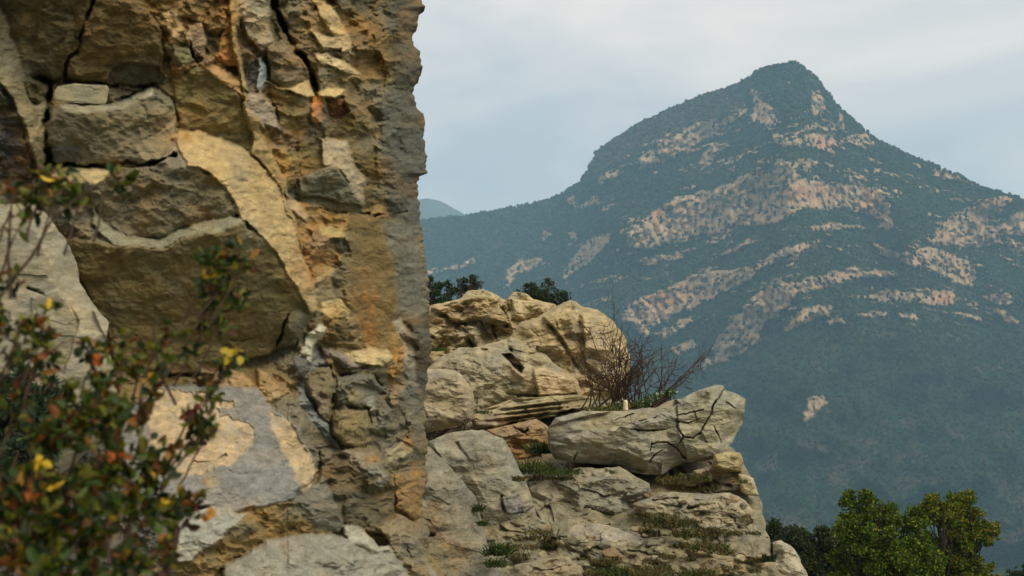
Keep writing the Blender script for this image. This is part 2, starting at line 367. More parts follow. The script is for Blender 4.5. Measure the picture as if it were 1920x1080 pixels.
m_ = n_.new('ShaderNodeMix'); m_.data_type = 'RGBA'; m_.blend_type = 'MULTIPLY'; m_.inputs[0].default_value = 1
bm_ = n_.new('ShaderNodeBump'); bm_.inputs['Strength'].default_value = 1.0; bm_.inputs['Distance'].default_value = 3.0
l_.new(t_.outputs['Object'], q_.inputs['Vector']); l_.new(q_.outputs['Fac'], rr_.inputs[0]); l_.new(a_.outputs['Color'], m_.inputs[6]); l_.new(rr_.outputs[0], m_.inputs[7])
l_.new(m_.outputs[2], b_.inputs['Base Color']); l_.new(q_.outputs['Fac'], bm_.inputs['Height']); l_.new(bm_.outputs[0], b_.inputs['Normal'])
mt = make_mesh('mountain', np.concatenate([backrow, MV.reshape(-1, 3)]), grid_faces(ny + 1, nx), M_MTN, np.concatenate([MC[0], MC.reshape(-1, 3)]))
tag(mt, 'tall peaked mountain with pale limestone bands stepping through dark forest', kind='structure')

# forest: one mass of small crowns on the mountain
def ico():
    t = (1 + 5 ** .5) / 2
    v = np.array([(-1,t,0),(1,t,0),(-1,-t,0),(1,-t,0),(0,-1,t),(0,1,t),(0,-1,-t),(0,1,-t),(t,0,-1),(t,0,1),(-t,0,-1),(-t,0,1)], float)
    f = [(0,11,5),(0,5,1),(0,1,7),(0,7,10),(0,10,11),(1,5,9),(5,11,4),(11,10,2),(10,7,6),(7,1,8),(3,9,4),(3,4,2),(3,2,6),(3,6,8),(3,8,9),(4,9,5),(2,4,11),(6,2,10),(8,6,7),(9,8,1)]
    v /= np.linalg.norm(v, axis=1)[:, None]; return v, f
def ico2():
    v, f = ico(); v = [tuple(a) for a in v]; cache = {}; nf = []
    def mid(a, b):
        k = (min(a, b), max(a, b))
        if k not in cache:
            m = np.array(v[a]) + np.array(v[b]); m /= np.linalg.norm(m); v.append(tuple(m)); cache[k] = len(v) - 1
        return cache[k]
    for a, b, c in f:
        x, y, z = mid(a, b), mid(b, c), mid(c, a); nf += [(a, x, z), (b, y, x), (c, z, y), (x, y, z)]
    return np.array(v), np.array(nf)
IV, IF = ico(); IF = np.array(IF)
VAR = [IV * (1 + 0.22 * rng.standard_normal((len(IV), 1))) for _ in range(24)]
Varr = np.stack(VAR)
fr = np.random.default_rng(5)
pts = []
ridx = np.searchsorted(MPY[:, 0], 0)
cand = 120000
ci = (fr.random(cand) ** 1.0 * (ny - 1)); cj = fr.random(cand) * (nx - 2)
i0 = ci.astype(int); j0 = cj.astype(int)
keep = (MPY[i0, j0] < 1150) & (MPX[i0, j0] > 700) & (MPX[i0, j0] < 2150)
dens = np.clip((Yd[i0, j0] / 1500) ** 1.2, .35, 1.0)
keep &= fr.random(cand) < dens
rk = ROCKM[i0, j0]
keep &= fr.random(cand) > rk * 0.96
i0, j0 = i0[keep], j0[keep]
# extra row of trees along the skyline
js = np.arange(int(np.searchsorted(mpx, 700)), int(np.searchsorted(mpx, 2100))); js = js[fr.random(len(js)) < .62]
i0 = np.concatenate([i0, fr.integers(0, 3, len(js))]); j0 = np.concatenate([j0, js])
base = MV[i0, j0]; N = len(base)
rad = fr.uniform(1.2, 3.3, N) * np.clip(base[:, 1] / 1500, .55, 1.25); hz = rad * fr.uniform(0.8, 1.3, N)
vi = fr.integers(0, len(VAR), N); ang = fr.random(N) * 6.28
L = Varr[vi]; ca, sa = np.cos(ang)[:, None], np.sin(ang)[:, None]
X = L[..., 0] * ca - L[..., 1] * sa; Yy = L[..., 0] * sa + L[..., 1] * ca
FV = np.stack([base[:, 0, None] + X * rad[:, None], base[:, 1, None] + Yy * rad[:, None], base[:, 2, None] + (L[..., 2] + .45) * hz[:, None]], -1)
tc_ = np.array([lin((44, 62, 36)), lin((52, 70, 40)), lin((38, 54, 38)), lin((66, 72, 44)), lin((84, 72, 60))])
pick = fr.choice(5, N, p=[.34, .27, .25, .09, .05])
drr = dr[i0, j0, 0]; pick = np.where(fr.random(N) < drr * .75, 4, pick)
fcol = tc_[pick] * fr.uniform(.45, 1.1, (N, 1))
fc = np.repeat(fcol, len(IV), 0)
fo = make_mesh('forest', FV.reshape(-1, 3), (np.arange(N)[:, None, None] * len(IV) + IF[None]).reshape(-1, 3), M_FOREST, fc, smooth=False)
tag(fo, 'dark evergreen forest covering the far mountain slopes', 'forest', kind='stuff')
print('forest trees', N)
# ------------------------------------------------------------------ the near cliff (left)
# every facet: polygon in photo pixels, offset (m, minus = towards the viewer), slopes sx, sy (m per m), colour (rock tone, overhangs darkened for shade, some lit faces paled), roughness, edge softness px, groove depth m
OL = (124, 108, 64); DK = (104, 92, 58); GY = (140, 128, 94); CR = (208, 178, 118); PALE = (176, 166, 132); OC = (165, 125, 62); OR = (188, 112, 44); BG = (132, 134, 126)
FAC = [
 # upper left overhangs: dark weathered rock, with shade painted into the colour too
 ([(-320,-170),(250,-170),(262,0),(300,60),(312,150),(292,172),(210,160),(120,152),(60,150),(-320,200)], -.10, -.1, .9, DK, .38, 5, .05),
 ([(180,0),(262,0),(300,60),(312,150),(292,172),(205,160),(122,140),(124,112),(152,88),(160,40)], -.22, .05, .75, (118,98,58), .42, 4, .05),
 ([(292,172),(312,150),(300,120),(240,120),(205,135),(200,158)], .05, .3, .8, (92,84,62), .3, 4, .03),
 ([(-40,-20),(0,10),(18,50),(38,120),(52,170),(84,250),(97,305),(72,316),(45,250),(20,180),(-20,140),(-60,100)], -.12, .5, -.15, (158,146,106), .4, 4, .06),
 ([(-320,120),(-20,140),(22,180),(45,240),(74,320),(60,345),(-320,360)], .22, -.2, .5, (96,88,74), .7, 4, .04),
 ([(-60,250),(40,245),(60,300),(50,330),(-60,330)], .12, -.1, .7, (78,72,68), .6, 3, .05),
 ([(42,150),(70,143),(97,160),(94,190),(60,200),(48,176)], -.02, .2, .2, (104,96,56), .6, 4, .07),
 ([(55,196),(90,186),(92,220),(70,228)], .02, .2, -.5, (150,146,112), .5, 3, .06),
 # grey block and its ledge
 ([(82,240),(98,200),(112,196),(200,196),(292,160),(318,182),(329,222),(331,270),(302,300),(266,309),(240,302),(150,307),(104,304),(86,264)], -.20, .05, .45, (130,118,86), .4, 4, .07),
 ([(108,196),(150,194),(200,196),(222,186),(285,163),(300,178),(262,186),(222,204),(140,214),(120,206)], -.24, 0, -1.0, PALE, .35, 3, .02),
 ([(288,165),(318,182),(329,222),(322,232),(300,215),(285,195)], -.20, .6, .1, (138,128,96), .5, 4, .01),
 ([(252,270),(300,246),(327,222),(331,268),(302,298),(268,302)], -.23, .3, -.35, (160,138,98), .35, 4, .01),
 ([(98,268),(148,276),(150,305),(104,304)], -.17, 0, .3, (104,98,86), .4, 3, .05),
 # strip of fresh cream rock
 ([(92,318),(135,309),(150,312),(232,312),(196,336),(150,346),(110,352),(98,335)], -.14, 0, -.7, (222,192,130), .25, 3, .02),
 # dark grey face with the curved lip
 ([(150,345),(196,336),(232,314),(266,312),(302,302),(370,315),(402,330),(450,395),(442,407),(380,412),(300,447),(240,442),(195,417),(175,385)], -.18, .1, .6, (128,115,84), .45, 4, .03),
 ([(100,400),(150,385),(178,388),(200,420),(205,455),(150,470),(118,440)], -.08, .1, .1, (134,122,96), .9, 4, .06),
 ([(176,388),(198,418),(240,443),(300,448),(380,413),(442,406),(462,410),(465,425),(385,440),(300,464),(208,458),(172,418)], -.24, 0, -1.1, (152,146,114), .3, 3, .0),
 # big olive overhanging face
 ([(118,448),(160,452),(208,458),(300,464),(385,440),(458,420),(500,448),(548,530),(590,592),(562,630),(512,664),(430,690),(330,706),(220,690),(196,610),(150,520)], -.20, .12, .85, OL, .25, 5, .02),
 ([(556,578),(592,590),(562,630),(512,664),(518,640),(540,610)], -.20, .4, .6, (108,100,70), .3, 3, .02),
 # diagonal cream-tan band, painted brighter because it faces the light
 ([(322,262),(338,250),(382,248),(424,256),(472,286),(522,345),(547,412),(560,480),(592,530),(597,583),(582,591),(548,530),(503,452),(452,408),(440,380),(396,322),(350,312)], -.36, .45, -.55, (200,170,112), .28, 3, .0),
 ([(300,300),(330,262),(352,312),(372,318),(330,320)], -.2, .2, -.2, (150,136,110), .3, 5, .0),
 # blocks above the band
 ([(262,0),(290,-60),(440,-60),(452,60),(462,152),(425,140),(382,122),(332,142),(308,90),(300,50)], -.12, .25, .1, (146,116,66), 1.0, 4, .03),
 ([(300,30),(330,20),(352,60),(335,80),(318,70)], -.22, .3, -.3, (196,160,104), .5, 3, .05),
 ([(355,50),(380,42),(392,70),(384,110),(364,105),(352,78)], -.26, .3, .0, (184,150,108), .4, 3, .06),
 ([(388,60),(410,55),(418,90),(405,105),(390,98)], -.15, .1, .5, (112,90,54), .6, 3, .06),
 ([(330,95),(362,88),(372,112),(345,128),(322,120)], -.22, .2, .2, (136,128,84), .6, 3, .06),
 ([(415,60),(436,30),(450,90),(452,125),(430,122),(415,100)], -.2, .5, .0, (188,136,66), .4, 3, .03),
 ([(322,150),(368,132),(384,124),(440,160),(462,205),(478,285),(430,266),(382,248),(338,250),(326,200)], -.16, .15, .35, (134,118,68), .38, 4, .04),
 ([(372,122),(400,120),(450,140),(456,180),(430,162),(400,140)], -.26, .3, -.4, (192,150,92), .35, 3, .01),
 # thin sharp rib
 ([(428,-80),(440,-80),(442,0),(450,60),(466,130),(480,200),(503,270),(546,360),(566,440),(560,470),(546,420),(524,350),(474,284),(462,205),(452,150),(440,90),(432,30)], -.46, .5, -.1, (182,152,96), .25, 3, .0),
 # recess right of the rib
 ([(442,-80),(512,-80),(520,60),(545,110),(588,160),(592,190),(560,290),(600,370),(575,440),(546,360),(503,270),(480,200),(462,130)], .22, .2, .2, (112,104,78), .9, 3, .05),
 ([(440,-80),(500,-80),(508,60),(520,80),(512,92),(488,100),(462,60),(446,20)], .02, .35, -.35, (176,160,126), .7, 4, .03),
 ([(446,50),(470,78),(494,108),(498,165),(472,172),(456,130)], .28, .3, .3, (96,94,86), .8, 3, .05),
 ([(482,112),(492,108),(502,150),(494,176),(482,160)], .12, .5, -.3, (160,170,166), .4, 3, .04),
 ([(462,172),(498,172),(516,205),(520,236),(508,244),(490,232),(472,205)], .04, .4, -.2, (180,160,130), .45, 5, .06),
 ([(500,92),(528,72),(548,90),(572,118),(588,148),(562,156),(540,166),(506,152)], .02, .3, .15, (138,118,84), .6, 4, .07),
 ([(500,152),(540,166),(566,156),(588,140),(592,180),(575,186),(545,172),(520,166)], -.04, .3, -.7, (212,180,118), .35, 3, .02),
 ([(508,160),(545,174),(590,186),(592,215),(600,235),(560,250),(525,238),(518,200)], .12, .15, .5, (138,116,62), .7, 4, .04),
 ([(482,240),(508,242),(530,256),(535,285),(552,300),(550,345),(528,330),(505,280)], .1, .4, .0, (176,136,66), .8, 4, .05),
 ([(540,285),(556,300),(560,340),(545,365),(536,330)], .2, .4, .2, (112,106,70), .6, 3, .06),
 # bright broken rocks right of the crack, highlights painted as pale facets
 ([(512,-80),(605,-80),(625,20),(648,60),(640,92),(590,98),(548,52),(520,30)], .02, .25, .25, (156,130,80), .9, 4, .08),
 ([(588,0),(612,0),(640,30),(664,90),(640,80),(606,40)], -.14, .5, -.5, (214,184,124), .6, 3, .02),
 ([(540,58),(560,62),(592,62),(604,100),(598,150),(580,146),(560,112)], -.02, .2, .3, (132,106,66), .6, 4, .06),
 ([(580,55),(604,62),(650,72),(664,98),(640,92),(608,88)], -.14, .3, -.7, (208,178,122), .8, 3, .03),
 ([(588,100),(606,98),(640,108),(672,128),(684,142),(660,140),(632,126),(600,118)], -.16, .3, -.8, (222,194,136), .7, 3, .04),
 ([(590,120),(632,128),(664,142),(674,165),(640,176),(598,168),(586,145)], -.02, .2, .4, (140,122,84), .8, 4, .05),
 ([(592,172),(620,166),(652,172),(640,184),(600,182)], -.12, .1, -1.0, (220,190,122), .3, 3, .02),
 ([(585,180),(604,182),(606,222),(588,236),(580,225)], .0, .3, .1, (206,136,56), .5, 4, .03),
 ([(612,186),(648,184),(656,210),(640,232),(618,226)], .34, .0, .6, (104,70,40), .5, 4, .06),
 ([(605,-80),(740,-80),(735,90),(722,160),(700,170),(672,130),(660,80),(630,20)], .02, .35, .15, (130,108,62), 1.1, 5, .03),
 ([(680,120),(722,120),(722,260),(700,300),(690,230),(684,170)], .1, .4, .1, (142,118,70), 1.0, 4, .04),
 # pocket and projecting wedge, its lit face painted pale and shaded face dark
 ([(552,236),(600,232),(660,215),(690,240),(705,300),(690,400),(650,400),(600,378),(562,370),(556,300)], .12, .15, .35, (124,106,62), .6, 6, .03),
 ([(598,262),(612,256),(648,262),(676,330),(680,385),(660,372),(640,320),(605,312)], -.12, .5, -.45, (184,164,126), .4, 6, .0),
 ([(560,335),(600,314),(636,316),(644,338),(668,372),(678,386),(640,384),(600,374),(564,368)], -.14, .0, .75, (122,118,94), .4, 4, .03),
 ([(560,366),(600,374),(640,384),(680,386),(676,402),(620,396),(565,380)], .06, .0, .6, (112,104,72), .3, 4, .05),
 # ochre middle
 ([(546,372),(565,380),(620,396),(655,404),(650,440),(662,480),(625,500),(594,560),(566,480),(552,430)], .0, .25, .1, (170,132,68), .7, 4, .02),
 ([(535,368),(560,378),(580,410),(572,420),(550,396)], -.12, .4, -.5, (196,164,116), .3, 4, .02),
 ([(600,420),(640,425),(655,445),(640,455),(604,440)], -.06, .2, -.6, (190,164,90), .4, 4, .04),
 ([(618,450),(650,445),(660,475),(640,482),(620,470)], .2, .1, .5, (96,86,56), .5, 4, .05),
 ([(592,500),(625,505),(632,560),(605,585),(592,560)], .0, .3, -.2, (170,152,100), .4, 6, .03),
 ([(606,570),(640,560),(660,580),(655,600),(640,608),(606,600)], -.1, .3, -.4, (200,172,112), .5, 4, .04),  # small lit spot, painted in as cream colour
 ([(606,604),(650,596),(658,640),(630,655),(608,640)], .08, .1, .6, (112,96,58), .6, 4, .03),
 ([(655,400),(700,398),(722,410),(742,500),(752,600),(742,680),(720,668),(690,652),(668,600),(656,520),(660,470)], .0, .2, .12, (134,112,64), .22, 5, .02),
 ([(715,402),(785,420),(803,520),(800,580),(780,605),(748,600),(742,500)], .06, .5, .05, (122,118,98), .4, 26, .0),
 # right rim, top: grey stone, painted darker as a side turned from the light
 ([(722,-80),(830,-80),(830,280),(790,300),(760,290),(722,250),(735,120)], .0, .6, .1, (98,90,66), .8, 24, .0),
 ([(712,190),(740,200),(780,240),(830,250),(830,420),(790,420),(720,402),(716,300)], .05, .55, .05, (100,96,80), .6, 24, .0),
 ([(758,600),(785,596),(830,560),(830,700),(802,742),(786,720),(768,650)], -.06, .5, .7, (96,84,58), .8, 3, .05),
 ([(742,600),(760,600),(770,650),(788,725),(778,740),(756,690)], -.02, .3, -.3, (164,154,128), .6, 4, .03),
 # lower middle: fin, ledge, columns
 ([(545,690),(572,650),(600,640),(622,700),(622,780),(650,842),(612,826),(562,762)], .14, .15, .1, BG, .6, 5, .03),
 ([(576,636),(600,608),(616,616),(592,650),(584,682),(558,684),(560,660)], -.12, .3, -.3, (206,196,164), .4, 3, .02),
 ([(480,690),(520,668),(562,682),(560,720),(530,730),(495,720)], -.02, .1, .2, (142,124,84), .8, 4, .05),
 ([(420,684),(510,662),(560,640),(556,655),(500,682),(440,694)], .2, 0, .6, (84,76,58), .4, 3, .04),
 ([(545,670),(572,668),(582,690),(575,712),(550,706)], -.04, .1, .5, (110,104,96), .5, 4, .05),
 ([(574,702),(600,690),(622,690),(630,745),(626,792),(602,776),(578,740)], -.04, .2, .1, (134,118,84), .4, 6, .08),
 ([(598,640),(612,650),(650,664),(700,672),(690,690),(650,684),(612,668)], -.06, .1, .1, (140,130,112), .6, 4, .04),
 ([(652,662),(690,652),(722,656),(734,672),(712,690),(690,688),(664,676)], -.16, 0, -.9, (206,182,126), .5, 3, .03),
 ([(640,688),(730,690),(742,740),(700,720),(650,702)], .12, 0, .5, (106,98,68), .5, 3, .03),
 ([(632,708),(652,700),(700,706),(722,738),(722,752),(704,782),(672,776),(636,762),(624,738)], -.08, .05, .35, (118,116,96), .6, 5, .08),
 ([(680,745),(718,742),(722,752),(704,780),(688,766)], -.14, .2, -.4, (150,148,126), .5, 4, .03),
 ([(628,766),(640,763),(688,770),(694,800),(682,836),(640,832),(626,812)], -.10, .1, .15, (136,120,78), .5, 5, .08),
 ([(700,740),(744,720),(786,724),(794,780),(792,860),(758,870),(722,850),(704,800)], .08, .3, .15, (118,110,86), .9, 5, .05),
 ([(720,842),(756,832),(780,846),(756,862),(730,862)], -.02, .1, -.7, (176,160,118), .5, 4, .04),
 ([(596,838),(640,834),(686,842),(712,862),(738,892),(738,960),(722,1002),(640,992),(614,942),(598,880)], -.10, .15, .4, (104,94,68), .8, 5, .08),
 ([(640,838),(700,848),(732,890),(722,915),(690,880),(650,862)], -.14, .3, -.4, (142,134,112), .9, 4, .02),
 ([(738,888),(790,884),(800,960),(772,978),(740,955)], -.06, .3, .15, (150,122,70), .6, 4, .07),
 # lower bright slab
 ([(300,726),(480,722),(506,752),(562,800),(598,880),(566,930),(490,950),(430,966),(350,940),(200,940),(200,800)], -.50, .2, -.42, (140,138,128), .25, 5, .04),
 ([(500,752),(540,742),(580,790),(600,860),(596,880),(562,804)], -.25, .5, .1, (132,120,92), .6, 5, .01),
 ([(480,690),(500,700),(540,742),(506,756),(482,724)], -.4, .3, -.2, (176,150,104), .7, 5, .03),
 ([(380,690),(450,694),(480,720),(400,730),(360,720)], -.38, 0, -.5, (182,148,96), .6, 4, .02),
 ([(360,965),(430,962),(566,930),(604,900),(640,960),(620,1000),(560,1010),(440,1044),(380,1100),(300,1100),(300,1030)], -.34, .1, .35, (140,118,70), .8, 5, .04),
 ([(560,920),(606,890),(640,950),(640,1000),(590,990),(565,960)], -.3, .2, .2, (120,116,98), .5, 6, .06),
 ([(310,1010),(352,960),(400,952),(470,962),(404,1012),(350,1056),(300,1060)], -.5, .1, -.4, (170,166,148), .4, 4, .04),
 ([(360,1240),(420,1060),(500,1016),(620,998),(704,1026),(792,1036),(830,1100),(860,1240)], -.62, .0, -.8, (152,148,128), .45, 6, .04),
 ([(640,986),(666,984),(706,1022),(738,1018),(736,1032),(690,1038),(644,1004)], -.7, .2, -.5, (178,172,148), .3, 3, .04),
 ([(705,985),(745,965),(790,990),(810,1090),(780,1100),(740,1040)], -.4, .3, .0, (142,126,92), .9, 5, .05),
 # dark rock behind the foreground shrub
 ([(-320,760),(60,800),(200,760),(240,900),(330,1000),(320,1240),(-320,1240)], -.3, .2, .3, (100,96,84), .8, 6, .05),
]
CRACKS = [([(182,-10),(158,45),(152,85),(126,112),(120,146)], 3.0, .12), ([(60,150),(120,150),(210,163),(292,158)], 4.0, .12), ([(96,160),(88,200),(80,240),(92,300),(98,315)], 4.5, .22),
 ([(86,306),(150,308),(205,312),(265,312),(300,301),(330,290)], 2.6, .14), ([(132,192),(160,197),(198,196)], 1.8, .08),
 ([(506,-60),(512,20),(530,45),(546,78),(576,120),(590,150),(594,176)], 4.5, .30), ([(557,578),(536,612),(520,660)], 1.8, .08), ([(410,630),(450,640),(480,632)], 1.0, .03),
 ([(300,706),(360,706),(400,700)], 3, .12), ([(462,170),(482,176),(498,172)], 3, .1), ([(640,764),(690,768)], 3, .1), ([(360,866),(400,862),(420,852)], 1.4, .03),
 ([(600,392),(650,398),(690,396)], 2, .06), ([(362,82),(364,110),(372,122)], 2, .08), ([(700,402),(760,396)], 2, .08), ([(626,740),(624,800),(640,836)], 3, .1), ([(740,880),(795,876)], 2.5, .08)]
STAINS = [(425,106,9,8,(225,120,50),.9),(408,130,14,8,(200,130,60),.6),(365,215,22,16,(160,110,50),.7),(350,262,22,8,(205,150,60),.8),(380,120,14,10,(190,135,60),.5),(432,40,9,60,(185,120,45),.6),
 (545,260,16,18,(195,135,45),.7),(535,320,14,20,(180,125,50),.5),(594,205,9,18,(220,130,45),.8),(628,205,14,16,(150,80,35),.6),(600,500,26,36,(200,130,50),.6),(560,500,14,22,(205,130,60),.6),(580,445,26,26,(180,120,45),.55),
 (690,590,17,56,(186,122,48),.75),(745,690,12,48,(200,140,45),.8),(760,640,10,20,(180,110,50),.4),(625,590,16,14,(200,150,70),.5),(612,870,14,22,(150,110,40),.7),(700,860,10,8,(170,125,45),.8),(690,855,8,6,(170,125,45),.6),
 (782,900,12,22,(185,125,45),.6),(765,830,14,14,(180,125,50),.6),(760,925,20,26,(178,130,62),.5),(660,745,8,8,(170,140,60),.6),(470,1010,34,18,(150,110,50),.5),(400,1050,40,20,(150,120,60),.4),(395,905,16,14,(190,150,70),.5),
 (600,20,20,20,(160,110,50),.4),(690,60,26,40,(165,115,50),.4),(650,60,16,12,(200,140,60),.5),(560,120,20,14,(170,120,60),.3),(230,40,60,16,(130,100,45),.4),(210,100,50,12,(140,105,45),.4),(440,60,8,30,(190,140,50),.5),
 (470,960,12,10,(185,145,80),.4),(785,985,12,12,(170,120,50),.5),(540,300,20,8,(190,160,70),.4),(495,350,20,30,(170,150,90),.35),(410,330,20,30,(205,165,80),.4),(450,330,18,20,(150,140,110),.6),(480,440,12,30,(150,144,118),.6),
 (60,520,1,1,(0,0,0),0)]
CREAM = [[(308,732),(395,744),(412,782),(480,796),(472,832),(430,872),(350,898),(280,890),(280,740)], [(504,764),(546,790),(598,882),(576,920),(560,900),(540,860),(504,806)],
         [(395,742),(440,748),(432,765),(400,760)]]

def edge_x(py):
    a = np.array([(-400,780),(-60,778),(5,792),(12,796),(20,782),(45,786),(60,774),(75,776),(95,786),(125,794),(140,786),(160,778),(200,780),(215,794),(240,797),(300,797),(325,799),(332,784),(345,780),(370,782),(400,792),(450,797),(500,799),(540,803),(600,806),(660,806),(700,803),(738,802),(750,796),(800,799),(840,806),(870,797),(900,803),(940,794),(975,799),(1010,812),(1040,807),(1080,828),(1300,900)], float)
    return np.interp(py, a[:, 0], a[:, 1]) + 6 * fbm(py / 60, py * 0, 199, 2)

NYc, NXc = 900, 640
PM = 0.0027
def warp(X, Y):
    return (X + 7 * fbm(X / 70, Y / 60, 99, 3) + 5 * fbm(X / 26, Y / 26, 101, 4) + 1.6 * fbm(X / 6, Y / 6, 105, 2),
            Y + 6 * fbm(X / 70, Y / 60, 109, 3) + 5 * fbm(X / 26, Y / 26, 111, 4) + 1.6 * fbm(X / 6, Y / 6, 115, 2))
# 1. paint the wanted slopes on a regular lattice and integrate them into ONE continuous rock face
ST = 2.0
ux = np.arange(-380, 900, ST); uy = np.arange(-220, 1290, ST); UX, UY = np.meshgrid(ux, uy); VX, VY = warp(UX, UY)
GXs = np.full(UX.shape, .12); GYs = np.full(UX.shape, .05); STP = np.zeros(UX.shape)
for poly, off, sx, sy, colr, rg, soft, gd in FAC:
    xs = [p[0] for p in poly]; ys = [p[1] for p in poly]; mx_, my_ = sum(xs) / len(xs), sum(ys) / len(ys)
    r0, r1 = np.searchsorted(uy, [min(ys) - 26, max(ys) + 26]); c0, c1 = np.searchsorted(ux, [min(xs) - 34, max(xs) + 34]); S = (slice(r0, r1), slice(c0, c1))
    d = polysd(VX[S], VY[S], poly); k = sstep(d, -1.5 - .3 * soft, 1.5 + .3 * soft)
    lowr = my_ > 600 and mx_ > 540 and mx_ < 800
    sz = min(max(xs) - min(xs), max(ys) - min(ys)); w_ = min(22, .3 * sz)
    rnd = (1.6 if lowr else .75 if gd >= .07 else .3) * np.exp(-np.clip(d, 0, None) / (w_ * .6))          # rounded arrises
    cx_, cy_0 = (VX[S] - mx_), (VY[S] - my_); rr = np.hypot(cx_, cy_0) + 1e-6
    GXs[S] = GXs[S] * (1 - k) + (sx + rnd * cx_ / rr) * k; GYs[S] = GYs[S] * (1 - k) + (sy + rnd * cy_0 / rr) * k
    STP[S] = STP[S] * (1 - k) + off * k
GXs *= PM * ST; GYs *= PM * ST
div = np.zeros_like(GXs); div[:, 1:] += (GXs[:, 1:] - GXs[:, :-1]); div[1:] += (GYs[1:] - GYs[:-1])
# mirror and solve (laplace - lam) D = div
M2 = np.block([[div, div[:, ::-1]], [div[::-1], div[::-1, ::-1]]])
fy = 2 * np.cos(2 * np.pi * np.fft.fftfreq(M2.shape[0])) - 2; fx = 2 * np.cos(2 * np.pi * np.fft.fftfreq(M2.shape[1])) - 2
DS = np.real(np.fft.ifft2(np.fft.fft2(M2) / (fy[:, None] + fx[None] - (ST / 260.0) ** 2)))[:div.shape[0], :div.shape[1]]
DS = 1.55 * DS + .2 * STP
def lattice(A, X, Y):
    fx_ = np.clip((X - ux[0]) / ST, 0, len(ux) - 1.001); fy_ = np.clip((Y - uy[0]) / ST, 0, len(uy) - 1.001)
    i = fy_.astype(int); j = fx_.astype(int); a = fy_ - i; b = fx_ - j
    return A[i, j] * (1 - a) * (1 - b) + A[i + 1, j] * a * (1 - b) + A[i, j + 1] * (1 - a) * b + A[i + 1, j + 1] * a * b
# 2. the mesh
cy_ = np.concatenate([np.linspace(-420, -30, 60), np.linspace(-28, 1100, NYc), np.linspace(1106, 1700, 60)])
u_ = np.concatenate([np.linspace(-1100, -40, 300), np.linspace(-36, 800, NXc)])
ex = edge_x(cy_)
CX = np.minimum(u_[None], -40) * 1.0 + np.clip((u_[None] + 40) / 840, 0, 1) * (ex[:, None] + 40); CY = np.broadcast_to(cy_[:, None], CX.shape).copy()
jt = np.clip((CX - ex[:, None] + 60) / 60, 0, 1) ** 2 * (CX > 600)
EX2 = CX.copy(); CX = CX + jt * (4.5 * fbm(CY / 22, CX / 22, 198, 3) + 4.0 * fbm(CY / 7, CX / 9, 201, 3))
wx, wy = warp(CX, CY)
B0 = np.interp(CX, [-1500, -60, 0, 330, 450, 560, 650, 740, 806], [3.2, 4.5, 4.6, 5.1, 5.3, 5.6, 5.95, 6.4, 6.9])
B0 = B0 - 0.55 * np.clip((CY - 640) / 440, 0, 3)
OFF = lattice(DS, CX, CY); RG = np.full_like(CX, .8); CLIFFC = np.broadcast_to(lin((134, 116, 74)), CX.shape + (3,)).copy(); GRV = np.zeros_like(CX)
for poly, off, sx, sy, colr, rg, soft, gd in FAC:
    xs = [p[0] for p in poly]; ys = [p[1] for p in poly]; mx_, my_ = sum(xs) / len(xs), sum(ys) / len(ys)
    r0, r1 = np.searchsorted(cy_, [min(ys) - 22, max(ys) + 22]); c0, c1 = np.searchsorted(CX[len(cy_) // 2], [min(xs) - 30, max(xs) + 30])
    S = (slice(r0, r1), slice(c0, c1))
    if r1 <= r0 or c1 <= c0: continue
    d = polysd(wx[S], wy[S], poly)
    k = sstep(d, -2 - .3 * soft, 2 + .3 * soft); kc = sstep(d, -3 - .3 * soft, 3 + .3 * soft)
    RG[S] = RG[S] * (1 - k) + rg * k
    CLIFFC[S] = CLIFFC[S] * (1 - kc[..., None]) + lin(colr) * kc[..., None]  # facet tone, with its painted light and shade
    if gd: GRV[S] = np.maximum(GRV[S] * (1 - sstep(d, 2, 6)), (.12 if gd < .07 else .65 if (my_ > 620 and mx_ > 540) else .40) * gd * np.clip(.35 + 1.9 * fbm(CX[S] / 34, CY[S] / 34, int(mx_), 2), 0, 1.3) * np.exp(-(np.clip(d + 1.5, None, 99) / 2.4) ** 2))
for pts_, w, dp in CRACKS:
    xs = [p[0] for p in pts_]; ys = [p[1] for p in pts_]
    r0, r1 = np.searchsorted(cy_, [min(ys) - 22, max(ys) + 22]); c0, c1 = np.searchsorted(CX[len(cy_) // 2], [min(xs) - 30, max(xs) + 30]); S = (slice(r0, r1), slice(c0, c1))
    wv = np.clip(.8 + 1.2 * fbm(CX[S] / 22, CY[S] / 22, 207, 2), .15, 1.5)
    GRV[S] = np.maximum(GRV[S], .8 * dp * wv * np.exp(-(linedist(wx[S], wy[S], pts_) / (w * (.5 + .5 * wv))) ** 2))
for b in CREAM:
    d = polysd(wx, wy, b) - 3 * fbm(CX / 7, CY / 7, 133, 3) - 7 * fbm(CX / 24, CY / 24, 134, 3); k = sstep(d, -5, 5)[..., None] * np.clip(.75 + .5 * fbm(CX / 18, CY / 14, 135, 4), .3, 1)[..., None]; CLIFFC = CLIFFC * (1 - k) + lin((212, 180, 130)) * k; GRV = GRV + .014 * sstep(d, -1.2, 1.2)
for (sx0, sy0, rx, ry, colr, st) in STAINS:
    rr = ((wx - sx0) / rx) ** 2 + ((wy - sy0) / ry) ** 2
    k = (np.exp(-rr * .7) * st * .8 * (1 + 1.4 * fbm(CX / 7, CY / 22, 141, 4))).clip(0, 1)[..., None]; CLIFFC = CLIFFC * (1 - k) + lin(colr) * k
h1 = tri(wx / 46, wy / 36, 151, .5); h2 = tri(wx / 20, wy / 15, 155, .6); h3 = tri(wx / 9, wy / 6, 159, .2)
sc_ = B0 / 5.5
EDGE = np.clip((EX2 - (ex[:, None] - 40)) / 40, 0, 1)
det = RG * np.where((CY > 620) & (CX > 540), 1.5, 1.0) * (0.070 * h1 + 0.038 * h2 + 0.012 * h3)
